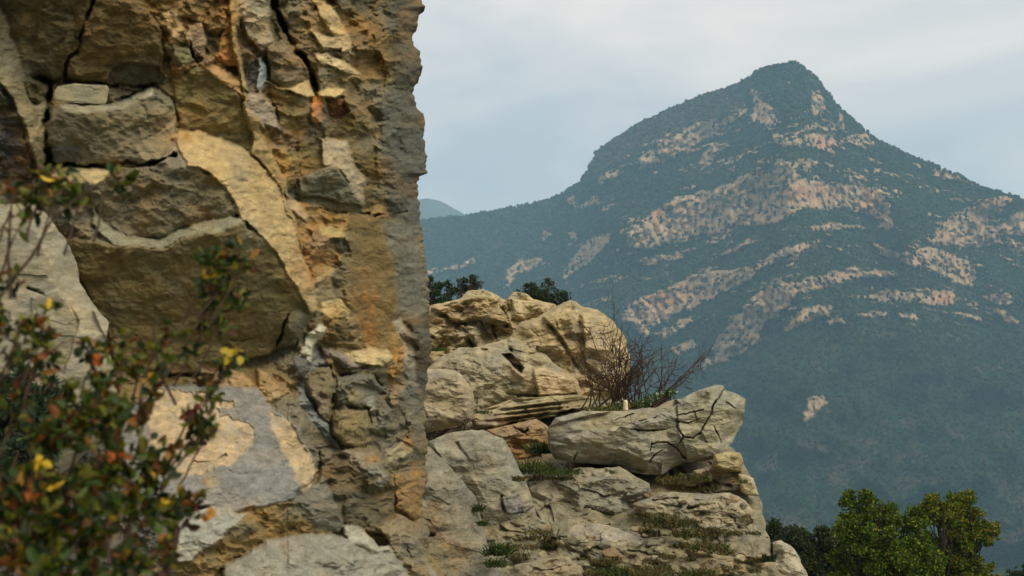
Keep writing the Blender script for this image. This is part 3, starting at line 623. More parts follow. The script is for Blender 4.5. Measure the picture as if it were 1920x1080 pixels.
det += RG * 0.09 * (np.abs(fbm(wx / 75, wy / 60, 167, 5)) - .2) + 0.03 * RG * fbm(CX / 60, CY / 40, 173, 4) + 0.008 * (0.3 + RG) * fbm(CX / 12, CY / 7, 175, 4)
det = det * (1 - .4 * EDGE) + 0.12 * EDGE * fbm(CX / 30, CY / 70, 177, 3)
CYd = B0 + (OFF + det) * sc_ + GRV + 0.5 * (1 - np.sqrt(np.clip(1 - EDGE ** 2.2, 0, 1)))
CYd = np.maximum(CYd, 2.6)
vv = 1 + 0.30 * fbm(CX / 14, CY / 9, 181, 4) + 0.05 * h3
tint = fbm(CX / 55, CY / 45, 185, 4)[..., None] * RG[..., None]
CLIFFC = CLIFFC * vv[..., None]; k = np.clip(tint * 1.1, 0, .45); k = k * np.where((CY > 640) & (CX > 540), .4, 1)[..., None]; CLIFFC = CLIFFC * (1 - k) + lin((178, 132, 64)) * k
k = np.clip(-tint * 1.2, 0, .45); CLIFFC = CLIFFC * (1 - k) + lin((116, 116, 104)) * k
g_ = CLIFFC.mean(-1, keepdims=True); CLIFFC = (CLIFFC * .88 + g_ * np.array([1.05, 1.0, .88]) * .12) * ALB_K
CV = P(CX, CY, CYd)
# wrap the outcrop round behind its right edge
bk = []
for t in (0.15, .5, 1.2, 2.2, 3.6, 6.0, 9.0):
    w = CV[:, -1].copy(); wob = fbm(cy_ / 60, cy_ * 0 + t, 191, 3)
    w[:, 1] += t; w[:, 0] += -0.10 * t - 0.10 * t * t * .5 + w[:, 0] / w[:, 1] * 0 + 0.12 * wob * min(t, 1.5) - (0.12 if t > .2 else 0); w[:, 2] += 0.05 * wob
    w[:, 0] = np.minimum(w[:, 0], (CX[:, -1] - 960) / F * w[:, 1] - 0.06 * t); bk.append(w)
bk = np.stack(bk, 1)
ALLV = np.concatenate([CV, bk], 1); ALLC = np.concatenate([CLIFFC, np.repeat(CLIFFC[:, -1:], bk.shape[1], 1)], 1)
cl = make_mesh('cliff', ALLV.reshape(-1, 3), grid_faces(*ALLV.shape[:2]), M_CLIFF, ALLC.reshape(-1, 3))
tag(cl, 'tall fractured ochre and grey limestone cliff filling the left side', kind='structure')
# ------------------------------------------------------------------ rocks of the ledge
def rock(name, label, outline, Y, th, colr, sx=0., sy=0., rough=.8, bulge=.35, cracks=(), stains=(), seed=1, cat='rock', kind=None, group=None, drop=0.0, centre=None, res=1.5, ygrad=None, planes=(), mat=None, cscale=1.0, jag=3.0, streak=0.0, cham_k=1.0, relief=1.0, dome=0):
    o = np.array(outline, float); n = len(o); seg = np.hypot(*(np.roll(o, -1, 0) - o).T); cum = np.concatenate([[0], np.cumsum(seg)])
    m = int(min(900, max(60, cum[-1] / res))); t = np.linspace(0, cum[-1], m, endpoint=False); oc = np.vstack([o, o[:1]])
    bx = np.interp(t, cum, oc[:, 0]); by = np.interp(t, cum, oc[:, 1])
    for _ in range(2): bx = (np.roll(bx, 1) + bx * 2 + np.roll(bx, -1)) / 4; by = (np.roll(by, 1) + by * 2 + np.roll(by, -1)) / 4
    cx, cy = centre if centre else (o[:, 0].mean(), o[:, 1].mean())
    jx = jag * fbm(bx / 16, by / 16, seed + 3, 4); bx = bx + jx * (bx - cx) / (np.hypot(bx - cx, by - cy) + 1); by = by + jx * (by - cy) / (np.hypot(bx - cx, by - cy) + 1)
    rmax = np.hypot(bx - cx, by - cy).max(); nr = int(max(14, min(220, rmax / res)))
    r = np.concatenate([np.linspace(0.004, .86, int(nr * .7)), 1 - (1 - .86) * (1 - np.linspace(0, 1, int(nr * .3) + 2)[1:]) ** 1.6])
    R = r[:, None]; X = cx + R * (bx - cx)[None]; Yp = cy + R * (by - cy)[None]
    pm = Y / F
    wX = X + 4 * fbm(X / 30, Yp / 30, seed + 11, 3); wY = Yp + 4 * fbm(X / 30, Yp / 30, seed + 15, 3)
    D = np.full(X.shape, float(Y)) if ygrad is None else np.interp(Yp, [a for a, _ in ygrad], [b for _, b in ygrad])
    D = D + sx * (X - cx) * pm + sy * (Yp - cy) * pm
    for (poly, off, px_, py_, c_) in planes:
        d = polysd(wX, wY, poly); k = sstep(d, -2.5, 2.5); mx_, my_ = np.mean(poly, 0)
        D = D + k * (off + (px_ * (X - mx_) + py_ * (Yp - my_)) * pm)
    s = cscale * 14.0 / Y                                     # texture size follows real size
    h1 = tri(wX / (60 * s), wY / (38 * s), seed + 21, .35); h2 = tri(wX / (25 * s), wY / (15 * s), seed + 25, .3); h3, e3 = cells(wX / (11 * s), wY / (7 * s), seed + 29, 1.0, .2)
    yk = Y / 14.0; c1, _ = cells(wX / (48 * s), wY / (28 * s), seed + 81, .5, .3); c2, _ = cells(wX / (19 * s), wY / (11 * s), seed + 85, .5, .25)
    det = (rough * (0.24 * h1 + 0.09 * h2 + .17 * c1 + .07 * c2 + 0.022 * h3) * cscale + 0.03 * min(1, .3 + rough) * fbm(X / (14 * s), Yp / (7 * s), seed + 33, 4) + rough * 0.13 * np.abs(fbm(X / (45 * s), Yp / (24 * s), seed + 35, 5))) * yk
    det = relief * det + streak * 0.10 * vnoise(X / 60, (Yp + .12 * X) / 4.5, seed + 37)
    ed = 1 - R ** 8
    er = np.random.default_rng(seed); cham = np.zeros_like(D)
    if n < 40:
        span = np.hypot(*(o.max(0) - o.min(0)))
        for i in range(n):                                    # broken, bevelled sides, each with its own width and pitch
            if seg[i] < 1: continue
            w_ = cham_k * span * er.uniform(.04, .14); d_ = segdist(wX, wY, *o[i], *o[(i + 1) % n])
            cham = np.maximum(cham, er.uniform(.5, 1.25) * np.clip(w_ - d_, 0, None) * pm)
    D = D + det * ed + np.minimum(cham, bulge * 1.0) - (bulge * .30 * (np.sqrt(np.clip(1 - R ** 9, 0, 1))) if not dome else bulge * np.sqrt(np.clip(1 - R ** dome, 0, 1)))
    for pts_, w, dp in cracks: D = D + .7 * dp * np.clip(.75 + 1.3 * fbm(X / 20, Yp / 20, seed + 49, 2), .1, 1.4) * np.exp(-(linedist(X + 2 * fbm(X / 9, Yp / 9, seed + 41, 2), Yp + 2 * fbm(X / 9, Yp / 9, seed + 45, 2), pts_) / w) ** 2)
    front = P(X, Yp, D)
    A = np.broadcast_to(lin(colr), X.shape + (3,)).copy()
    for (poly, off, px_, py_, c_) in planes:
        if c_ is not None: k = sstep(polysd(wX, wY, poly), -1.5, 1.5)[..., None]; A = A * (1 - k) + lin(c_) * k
    for (ax, ay, rx, ry, c_, st) in stains:
        k = (np.exp(-(((wX - ax) / rx) ** 2 + ((wY - ay) / ry) ** 2)) * st * (1 + .9 * fbm(X / 9, Yp / 9, seed + 51, 3))).clip(0, 1)[..., None]; A = A * (1 - k) + lin(c_) * k
    A = A * (1 + .24 * fbm(X / 12, Yp / 7, seed + 55, 4) + .05 * h2)[..., None]
    tn = fbm(X / 40, Yp / 30, seed + 59, 3)[..., None]; k = np.clip(tn, 0, .5) * .35; A = A * (1 - k) + lin((186, 152, 92)) * k; k = np.clip(-tn, 0, .5) * .8; A = A * (1 - k) + lin((138, 136, 122)) * k
    gy_ = A.mean(-1, keepdims=True); A = (A * .80 + gy_ * np.array([1.04, 1.0, .90]) * .20) * ALB_K * .95
    # back half: real thickness, world space
    rb = np.array([.97, .85, .6, .3, .05])[:, None]
    Xb = cx + rb * (bx - cx)[None]; Yb = cy + rb * (by - cy)[None]; Db = D[-1][None] + th * np.sqrt(1 - rb ** 2)
    back = P(Xb, Yb, Db); back[..., 2] -= drop * np.sqrt(1 - rb ** 2)
    V = np.concatenate([front, back], 0); C_ = np.concatenate([A, np.repeat(A[-1:], len(rb), 0)], 0)
    ctr = P(cx, cy, Y + th * .3)
    ob = make_mesh(name, V.reshape(-1, 3), grid_faces(V.shape[0], V.shape[1], 0, True), mat or M_ROCK, C_.reshape(-1, 3), loc=tuple(ctr))
    return tag(ob, label, None if kind else cat, group, kind)

WARM = (196, 172, 116); TAN = (180, 164, 122); GRY = (172, 163, 132); LG = (150, 148, 128)
# base sheet the boulders stand on, and the shelf that runs on behind the cliff
rock('rock_shelf', 'limestone shelf continuing behind the cliff', [(-300,560),(200,600),(700,640),(840,680),(860,760),(850,900),(840,1100),(830,1500),(-300,1500)], 17, 3.5, (150, 140, 104), rough=1.0, bulge=.2, kind='structure', drop=9, centre=(300, 1000), ygrad=[(560,23),(640,21.6),(700,19.8),(760,18.2),(800,17),(860,16),(900,15),(960,13.8),(1000,13.2),(1080,12.2),(1500,8)], seed=310, jag=5, res=4.5)
rock('ledge', 'stepped limestone ledge carrying the boulders, grass and shrubs', [(690,640),(790,600),(900,620),(1000,650),(1090,700),(1180,752),(1300,770),(1375,840),(1400,880),(1425,935),(1440,1000),(1448,1050),(1480,1100),(1540,1300),(1560,1500),(650,1500),(640,1000)],
     14, 3.5, (150, 140, 104), rough=1.0, bulge=.2, kind='structure', drop=9, centre=(1050, 1010), ygrad=[(560,22.3),(640,20.6),(700,18.6),(760,17.0),(800,16.0),(860,14.9),(900,13.9),(960,12.7),(1000,12.0),(1080,10.9),(1500,7.5)], seed=300, jag=5, res=1.7,
     stains=[(980,860,50,20,(150,120,70),.7),(1300,900,90,16,(140,112,70),.8),(1250,960,70,18,(128,112,74),.7),(1280,1050,120,30,(140,124,84),.6)])
rock('outcrop', 'upper left cracked yellowish outcrop against the cliff, bushes behind it', [(740,600),(775,585),(812,572),(860,560),(878,546),(905,542),(930,552),(948,562),(965,546),(985,550),(1000,561),(1040,570),(1050,585),(1030,615),(1000,640),(985,690),(940,720),(860,740),(740,730)],
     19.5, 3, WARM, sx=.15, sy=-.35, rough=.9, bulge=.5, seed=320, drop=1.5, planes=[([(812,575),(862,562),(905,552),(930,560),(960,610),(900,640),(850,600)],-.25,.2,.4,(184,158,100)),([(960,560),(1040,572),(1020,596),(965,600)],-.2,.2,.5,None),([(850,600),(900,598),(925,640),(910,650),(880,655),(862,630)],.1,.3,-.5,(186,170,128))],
     cracks=[([(855,620),(862,606),(872,608),(880,640),(890,652)],3,.5),([(870,632),(884,652)],3,.4),([(798,655),(835,650),(850,640)],6,.6),([(930,560),(955,605),(948,612)],2,.25),([(924,612),(930,632)],2.5,.3),([(950,562),(960,600),(1020,596)],2,.25),([(740,650),(790,648)],5,.4)])
rock('boulder', 'big rounded yellowish boulder, dome of the skyline behind the leafless bush', [(950,640),(975,606),(1020,588),(1068,563),(1080,566),(1090,575),(1120,580),(1150,602),(1170,630),(1180,662),(1182,700),(1170,750),(1120,775),(1040,772),(980,760),(930,720),(925,680)],
     17.6, 3, (198, 172, 114), sx=.25, sy=-.2, rough=.55, bulge=1.0, seed=340, drop=.5, planes=[([(1020,592),(1068,566),(1090,660),(1090,700),(1060,640)],-.15,.5,.1,None),([(1090,590),(1150,605),(1176,660),(1150,720),(1100,680)],-.1,.4,.1,(204,176,120))],
     stains=[(1110,600,14,10,(150,150,112),.6),(1060,640,20,30,(176,146,90),.5),(1130,650,20,30,(210,170,120),.5)], cracks=[([(1030,610),(1060,650),(1090,700)],3,.12),([(1094,700),(1120,718)],2,.1)])
rock('rock_slab', 'broad smooth tan rock face with a narrow dark slot, below the outcrop', [(800,690),(830,668),(862,652),(900,650),(930,640),(960,632),(990,648),(1020,662),(1050,690),(1085,715),(1090,742),(1060,752),(1000,756),(950,756),(905,772),(880,800),(830,790),(790,760)],
     16.8, 2, (182, 166, 124), sx=.1, sy=-.55, rough=.4, bulge=.45, seed=360, planes=[([(944,664),(958,662),(982,690),(978,700),(964,692)],.40,-.3,.6,(112,96,66)),([(1000,690),(1090,700),(1090,745),(1010,745)],-.1,.2,-.3,(208,178,130))],  # first plane: slot set back, its shadow also painted dark
     cracks=[([(948,622),(952,640),(958,655)],3.5,.4),([(900,655),(912,657)],2,.12),([(950,738),(1000,742),(1050,742),(1080,738)],2.2,.22),([(862,715),(880,725)],2,.1)], stains=[(1010,715,40,16,(214,180,130),.6),(900,710,40,30,(160,158,134),.5)])
rock('boulder', 'smooth pale rounded boulder hugging the cliff edge, above the dark root line', [(770,700),(800,692),(835,690),(862,700),(885,725),(892,760),(884,788),(862,800),(830,806),(790,812),(760,800)], 14.6, 2, (190, 172, 132), sx=.35, sy=-.1, rough=.3, bulge=.6, seed=380,
     stains=[(820,705,26,12,(150,148,132),.6)])
rock('rock_layer', 'thin flat ledge layer, pale on top with rusty cracks, left of the leaning slab', [(884,782),(905,768),(960,748),(1040,742),(1090,740),(1120,748),(1100,768),(1060,778),(1000,788),(960,800),(915,812),(888,804)], 15.6, 1.6, (190, 172, 118), sx=0, sy=-.7, rough=.5, bulge=.3, seed=400, streak=1.5,
     cracks=[([(900,806),(950,796),(1000,790),(1030,782),(1075,770)],2.6,.5),([(910,760),(920,752)],3,.2),([(1000,788),(1020,776),(1062,764)],2.6,.4)], stains=[(960,790,60,8,(170,120,60),.7)])
rock('rock', 'rusty ochre rock tucked under the thin flat layer, left of the slab', [(912,806),(960,796),(1005,786),(1030,800),(1028,836),(1000,862),(965,870),(940,850),(920,826)], 15.0, 1.4, (178, 140, 84), sx=.2, sy=-.1, rough=.8, bulge=.35, seed=420, stains=[(980,845,24,12,(180,120,50),.6),(930,800,14,8,(205,170,110),.6)], cracks=[([(960,800),(985,812),(990,806)],2.5,.2)])
rock('boulder', 'large cracked grey slab perched level across the ledge, biggest loose rock', [(1027,806),(1040,783),(1090,772),(1180,769),(1230,763),(1262,749),(1276,748),(1300,736),(1335,723),(1357,722),(1362,732),(1384,740),(1399,748),(1393,790),(1381,816),(1356,856),(1330,862),(1282,868),(1262,878),(1242,891),(1190,887),(1150,872),(1080,868),(1040,861),(1029,838)],
     13.6, 1.8, GRY, sx=.12, sy=-.12, rough=.38, bulge=.5, seed=440, centre=(1225, 818), res=1.25, relief=.85, cham_k=.7,
     planes=[([(1027,800),(1262,746),(1274,757),(1180,800),(1100,806),(1030,812)],.10,0,-.7,(170,158,118)),([(1270,757),(1340,722),(1399,746),(1393,790),(1350,855),(1290,862),(1270,810)],-.02,.15,.0,(172,164,130)),([(1029,830),(1150,850),(1240,870),(1240,892),(1040,862)],.05,.0,.5,None)],
     cracks=[([(1182,805),(1210,808),(1240,806),(1268,800)],1.09,.28),([(1152,788),(1188,776)],0.99,.2),([(1268,756),(1270,800),(1282,820),(1268,838),(1286,862)],1.15,.16),([(1300,770),(1306,790),(1296,806)],.9,.12),([(1340,800),(1352,830)],.9,.1),([(1198,790),(1230,782)],.9,.1),([(1222,832),(1250,830),(1268,840),(1285,860)],1.09,.26),([(1218,868),(1226,854),(1246,842)],0.90,.2),([(1262,782),(1300,772),(1318,768)],0.85,.2),([(1250,788),(1290,794),(1312,784)],0.85,.18),
              ([(1358,728),(1338,760),(1332,778),(1312,812),(1300,822),(1280,818)],1.09,.26),([(1334,778),(1352,790)],0.85,.14),([(1362,755),(1378,766)],1.19,.2),([(1075,862),(1082,848)],0.85,.12),([(1222,832),(1220,845)],0.85,.14)],
     stains=[(1065,800,30,22,(140,138,128),.6),(1070,818,10,5,(214,206,190),.7),(1150,840,50,22,(140,130,104),.4),(1330,800,30,30,(176,168,128),.4)])
rock('boulder', 'tall smooth grey slab leaning down to the right, middle of the lower ledge', [(800,830),(835,815),(862,808),(905,806),(944,824),(956,842),(970,870),(988,905),(1002,950),(1030,985),(1064,1034),(1066,1060),(1020,1066),(985,1050),(950,1060),(915,1000),(895,960),(860,900),(810,880)],
     12.3, 1.6, (160, 152, 124), sx=.3, sy=-.4, rough=.3, bulge=.4, seed=460, centre=(930, 930), cracks=[([(940,930),(945,958),(955,966),(980,960)],1.8,.16),([(985,985),(985,1020)],1.4,.08),([(958,1024),(1000,1020),(1020,1010)],1.5,.12),([(855,830),(875,860)],3,.1)],
     planes=[([(940,935),(975,925),(985,955),(970,966),(948,962)],-.05,.3,.3,(140,134,124)),([(970,970),(1000,950),(1066,1060),(985,1050)],.05,.2,-.2,(172,158,128))])
rock('boulder', 'long grey-green slab beside the cliff foot, grass tufts along its right edge', [(770,840),(805,836),(838,870),(870,905),(892,930),(903,975),(915,1020),(938,1060),(970,1130),(900,1240),(760,1240),(740,1000)], 10.4, 1.5, (146, 138, 112), sx=.55, sy=-.35, rough=.4, bulge=.35, seed=480, centre=(830, 1010),
     stains=[(815,980,14,40,(160,110,60),.6),(850,1040,30,40,(168,132,66),.6),(800,1060,30,30,(180,150,70),.6),(820,880,20,20,(168,158,132),.5)], cracks=[([(796,1002),(812,1004)],3,.15)])
rock('boulder', 'weathered grey boulder directly below the left half of the cracked slab', [(990,915),(1035,893),(1062,886),(1085,876),(1130,878),(1162,874),(1190,892),(1218,906),(1222,926),(1190,950),(1170,972),(1110,985),(1050,990),(1020,982),(1003,950)], 13.1, 1.4, (158, 150, 122), sx=.0, sy=-.55, rough=.85, bulge=.4, seed=500,
     stains=[(1150,890,16,8,(190,176,130),.6),(1060,960,30,14,(176,150,96),.4)], cracks=[([(1060,966),(1068,940)],1.8,.12)])
rock('rock', 'broad stepped pale rock below the slab, forming the right side of the ledge', [(1185,945),(1225,930),(1260,922),(1330,926),(1370,924),(1398,938),(1412,960),(1422,990),(1440,1003),(1432,1030),(1395,1048),(1355,1040),(1300,1012),(1250,1005),(1205,985)], 12.3, 1.5, (168, 156, 122), sx=.1, sy=-.5, rough=.95, bulge=.35, seed=520, cscale=.8,
     cracks=[([(1225,938),(1270,934)],2,.2),([(1290,952),(1340,945)],2.5,.25),([(1370,965),(1385,990)],2.5,.25),([(1395,1010),(1420,1020)],2.5,.2)], stains=[(1400,965,16,18,(196,172,122),.6)])
rock('rock', 'blocky brown rock under the right end of the cracked slab', [(1300,882),(1345,868),(1388,872),(1400,900),(1404,932),(1360,936),(1315,930),(1290,905)], 13.3, 1.3, (160, 138, 96), sx=.2, sy=.1, rough=.9, bulge=.3, seed=540, cracks=[([(1340,905),(1370,912)],2.5,.2)])
rock('rock', 'small yellowish block capping the ledge end below the slab', [(1338,852),(1362,846),(1388,848),(1394,866),(1388,884),(1360,884),(1336,878)], 13.2, .7, (184, 164, 106), sx=.2, sy=-.1, rough=.5, bulge=.2, seed=560, jag=1.5)
rock('rock', 'cream square-cut block on the right rim of the ledge', [(1384,888),(1400,891),(1412,896),(1418,914),(1423,930),(1405,930),(1390,922),(1386,905)], 12.9, .5, (206, 186, 128), sx=.1, sy=.0, rough=.25, bulge=.12, seed=580, jag=1.2)
rock('rock', 'low pale rock with a shadowed hollow under it, lower middle ledge', [(1056,1002),(1078,984),(1120,980),(1160,990),(1200,1008),(1236,1022),(1246,1042),(1215,1058),(1160,1048),(1120,1052),(1080,1036),(1060,1020)], 11.8, .9, (172, 160, 134), sx=.0, sy=-.4, rough=.7, bulge=.45, seed=600)
rock('rock', 'pale stone with a rounded white back at the bottom right corner of the ledge', [(1448,1016),(1464,1012),(1484,1024),(1500,1046),(1514,1078),(1526,1120),(1440,1130),(1436,1080),(1452,1050)], 11.6, 1.0, (190, 176, 140), sx=.4, sy=-.3, rough=.5, bulge=.4, seed=620)
rock('rock', 'flat block at the bottom of the ledge, right of the leaning grey slab', [(965,1060),(1010,1048),(1064,1044),(1092,1062),(1098,1100),(1060,1140),(960,1140),(945,1090)], 10.8, .9, (166, 150, 112), sx=.1, sy=-.6, rough=.8, bulge=.3, seed=640)
rock('rock', 'broken low rock at the bottom edge between dry plants', [(1096,1060),(1140,1050),(1200,1062),(1242,1058),(1262,1090),(1250,1140),(1100,1140),(1085,1090)], 11.1, .9, (164, 154, 128), sx=.0, sy=-.6, rough=1.0, bulge=.3, seed=660)
rock('rock', 'brownish rock with hollows at the lower right of the ledge', [(1285,1030),(1330,1036),(1380,1044),(1430,1040),(1446,1062),(1450,1120),(1330,1140),(1270,1100),(1268,1050)], 11.3, 1.0, (166, 146, 104), sx=.1, sy=-.3, rough=1.1, bulge=.35, seed=680)
rock('rock', 'narrow brown strip of rock between the pale boulder and the stepped rock', [(1010,985),(1050,990),(1110,988),(1150,980),(1150,990),(1100,998),(1060,1004),(1030,1010)], 12.2, .5, (160, 132, 84), sy=-.6, rough=.8, bulge=.2, seed=700)
# rock blocks at the cliff
rock('rock_slab', 'pale upright slab at the far left, behind the shrub', [(-230,470),(-150,410),(-60,392),(0,384),(72,378),(84,396),(98,416),(122,448),(140,482),(150,530),(172,566),(190,590),(206,604),(200,640),(212,690),(224,740),(190,830),(100,900),(-60,930),(-170,880),(-250,700)], 4.05, .7, (168, 156, 122), sx=.25, sy=-.12, rough=.22, bulge=.12, seed=720, centre=(20, 600), cham_k=.5, mat=M_CLIFF, jag=2.5, cscale=1.0,
     planes=[([(176,585),(208,600),(200,640),(190,620)],-.02,.6,.2,(190,176,140)),([(60,560),(110,540),(150,600),(120,700),(60,680)],.01,.2,.2,None)],
     stains=[(140,580,20,14,(196,166,112),.6),(90,470,26,40,(190,172,130),.5),(40,620,30,50,(158,150,132),.5)], cracks=[([(52,540),(70,546),(82,552)],2,.05)])
rock('rock', 'small squared pale block jammed under the dark overhang', [(102,172),(108,162),(140,156),(170,158),(200,160),(204,166),(200,192),(196,196),(150,193),(112,191),(103,186)], 4.46, .22, (176, 164, 122), sx=.25, sy=-.05, rough=.06, bulge=.012, seed=740, mat=M_CLIFF, jag=.5, cham_k=.12)
# scattered stones
rr2 = np.random.default_rng(77)
spots = []
for (x0, y0, x1, y1, nn) in [(1190,925,1420,1075,34),(1060,975,1260,1080,20),(960,1040,1150,1079,8),(1120,925,1240,965,6),(1300,985,1440,1075,10),(1250,890,1330,925,5)]:
    for _ in range(nn): spots.append((rr2.uniform(x0, x1), rr2.uniform(y0, y1)))
import bmesh
def hull_stone(c, r, colr, rg, label, group):
    """angular broken fragment: the hull of a few random points, resting half sunk in the ledge"""
    bm = bmesh.new()
    for _ in range(13):
        d = rg.normal(size=3); d /= np.linalg.norm(d); d *= r * rg.uniform(.7, 1.1); d[2] *= .55
        bm.verts.new(d)
    res_ = bmesh.ops.convex_hull(bm, input=bm.verts)
    bmesh.ops.delete(bm, geom=[v for v in bm.verts if not v.link_faces], context='VERTS')
    bmesh.ops.bevel(bm, geom=bm.edges[:], offset=r * .06, segments=1, affect='EDGES')
    me = bpy.data.meshes.new('stone'); bm.to_mesh(me); bm.free()
    a = me.color_attributes.new('Col', 'FLOAT_COLOR', 'POINT'); cc = np.ones((len(me.vertices), 4), np.float32); cc[:, :3] = lin(colr) * rg.uniform(.75, 1.1); a.data.foreach_set('color', cc.ravel())
    me.materials.append(M_ROCK); o = bpy.data.objects.new('stone', me); COLL.objects.link(o); o.location = tuple(c); o.rotation_euler = (rg.uniform(-.35, .35), rg.uniform(-.3, .3), rg.uniform(0, 6.28))
    return tag(o, label, 'stone', group)
bpy.context.view_layer.update()
dg_ = bpy.context.evaluated_depsgraph_get()
LIT = {n for n in ()}
for i, (sx0, sy0) in enumerate(spots):
    dirv = Vector(tuple(P(sx0, sy0, 1.0))).normalized()
    hit, loc_, nrm_, idx_, ob_, mx4 = scene.ray_cast(dg_, Vector((0, 0, 0)) + dirv * 8.6, dirv)       # rest it on the rock below
    if not hit or loc_.y > 17 or ob_.name.startswith('cliff'): continue
    r = rr2.uniform(4, 17) * loc_.y / F * (1.0 if rr2.random() < .85 else 1.5)
    hull_stone(np.array(loc_) + np.array([0, .0, r * .12]), r, [(166,154,124),(150,142,118),(182,166,130),(158,136,98)][i % 4], rr2, 'small loose limestone rubble piece lying on the lower ledge', 'loose rubble stones on the lower ledge')
# ------------------------------------------------------------------ plants
pr = np.random.default_rng(21)

def unit(v): return v / (np.linalg.norm(v, axis=-1, keepdims=True) + 1e-9)

def branch_path(a, b, k=7, wob=.06, rg=pr):
    a = np.array(a, float); b = np.array(b, float); L = np.linalg.norm(b - a); t = np.linspace(0, 1, k)[:, None]
    n = rg.normal(size=(k, 3)) * wob * L * np.sin(np.pi * t) * .6
    return a + (b - a) * t + np.cumsum(n, 0) * .5 * (1 - t * .3)

def clump_foliage(centres, radii, n, L, W, pal, wts, rg, up=.3, squash=.8):
    """leaves spread through leafy clumps; returns leaf mesh data"""
    centres = np.array(centres, float); radii = np.array(radii, float)
    p_ = radii ** 2; idx = rg.choice(len(centres), n, p=p_ / p_.sum())
    d = unit(rg.normal(size=(n, 3))); rr = rg.random(n) ** .45
    tw = 1 + .35 * np.sin(d[:, 0] * 7 + idx) * np.cos(d[:, 2] * 6 + idx * 2)
    pos = centres[idx] + d * (radii[idx] * rr * tw)[:, None] * np.array([1, 1, squash])
    dr_ = unit(d * .7 + rg.normal(size=(n, 3)) * .8 + np.array([0, 0, up]))
    pal = np.array([lin(c) for c in pal]); col = pal[rg.choice(len(pal), n, p=wts)] * rg.uniform(.65, 1.3, (n, 1))
    return leaves(pos, dr_, L * rg.uniform(.7, 1.3, n), W * rg.uniform(.7, 1.3, n), col, rg)

def merge(parts):
    V, Fc, C_, off = [], [], [], 0
    for v, f, c in parts: V.append(v); Fc.append(f + off); C_.append(c); off += len(v)
    return np.concatenate(V), np.concatenate(Fc), np.concatenate(C_)

def tree(label, lobes, Y, groundpx, seed, pal, wts, nl, leaf, group=None):
    """lobes: (px, py, radius px, depth offset m)"""
    rg = np.random.default_rng(seed); cs, rs = [], []
    for (x, y, r, dz) in lobes:
        c = P(x, y, Y + dz); R = r * Y / F; cs.append(c); rs.append(R * .62)
        for _ in range(14):
            d = unit(rg.normal(size=3)); cs.append(c + d * R * .8); rs.append(R * rg.uniform(.16, .38))
    base = P(groundpx[0], 1500, Y); base[2] = groundpx[1]
    root = empty('tree', tuple(base)); tag(root, label, 'tree', group)
    top = np.mean([P(x, y + r * .3, Y + dz) for x, y, r, dz in lobes], 0)
    fork = base + (top - base) * .45; fork[1] += .8
    paths = [(branch_path(base, fork, 8, .03, rg), np.linspace(.12, .07, 8))]
    for (x, y, r, dz) in lobes:
        e = P(x, y, Y + dz); pth = branch_path(fork, e, 8, .08, rg); paths.append((pth, np.linspace(.045, .015, 8)))
        for _ in range(6):
            q = pth[rg.integers(4, 8)]; paths.append((branch_path(q, e + unit(rg.normal(size=3)) * r * Y / F * .8, 5, .1, rg), np.linspace(.025, .008, 5)))
    V, Fc = tubes(paths, 6)
    make_mesh('trunk', V - base, Fc, M_BARK, parent=root)
    V, Fc, C_ = clump_foliage(cs, rs, nl, leaf, leaf * .6, pal, wts, rg)
    make_mesh('crown', V - base, Fc, M_FOL, C_, parent=root, smooth=False)
    return root
GRP = [(78, 100, 24), (104, 122, 30), (52, 74, 22), (134, 136, 36)]
def gz(px, Y): return float(ground_z(np.array([(px - 960) / F * Y]), np.array([float(Y)]))[0]) - .3
tree('green tree with a full crown at the bottom right, left of the yellowing one', [(1610,950,34,0),(1648,968,40,.3),(1600,1000,38,-.3),(1660,1030,60,0),(1700,985,36,.4),(1610,1075,60,.2),(1700,1080,60,-.3),(1735,1040,40,.1),(1640,1130,80,.2),(1730,1140,70,0)], 24, (1660, gz(1660, 24)), 31,
     GRP, [.42, .27, .21, .10], 48000, .07)
tree('tree with a yellowing green crown at the bottom right, spreading to the right', [(1748,952,26,0),(1795,940,30,.2),(1775,975,34,-.2),(1822,985,32,.1),(1852,1000,24,0),(1800,1010,40,.2),(1765,1030,44,.1),(1815,1060,34,0),(1780,1095,60,.2),(1850,1098,44,.2),(1880,1120,40,0),(1820,1150,60,0)], 26, (1800, gz(1800, 26)), 32,
     [(96, 112, 30), (130, 126, 36), (150, 132, 40), (66, 86, 26)], [.42, .26, .08, .24], 40000, .07)
tree('dark dull green tree in the shade right of the ledge, lower than its neighbours', [(1470,1010,40,0),(1510,1035,46,.5),(1550,1020,40,.4),(1490,1075,60,.2),(1560,1090,60,0),(1520,1130,70,0)], 32, (1510, gz(1510, 32)), 33,
     [(54, 68, 34), (74, 82, 42), (42, 56, 32), (90, 84, 46)], [.4, .25, .25, .1], 36000, .085)
tree('small dark tree top at the right edge of the picture bottom', [(1930,1090,40,0),(1980,1080,50,0),(1900,1120,30,0)], 34, (1950, gz(1950, 34)), 34,
     [(48, 66, 30), (66, 80, 34), (40, 56, 28)], [.4, .35, .25], 9000, .085)

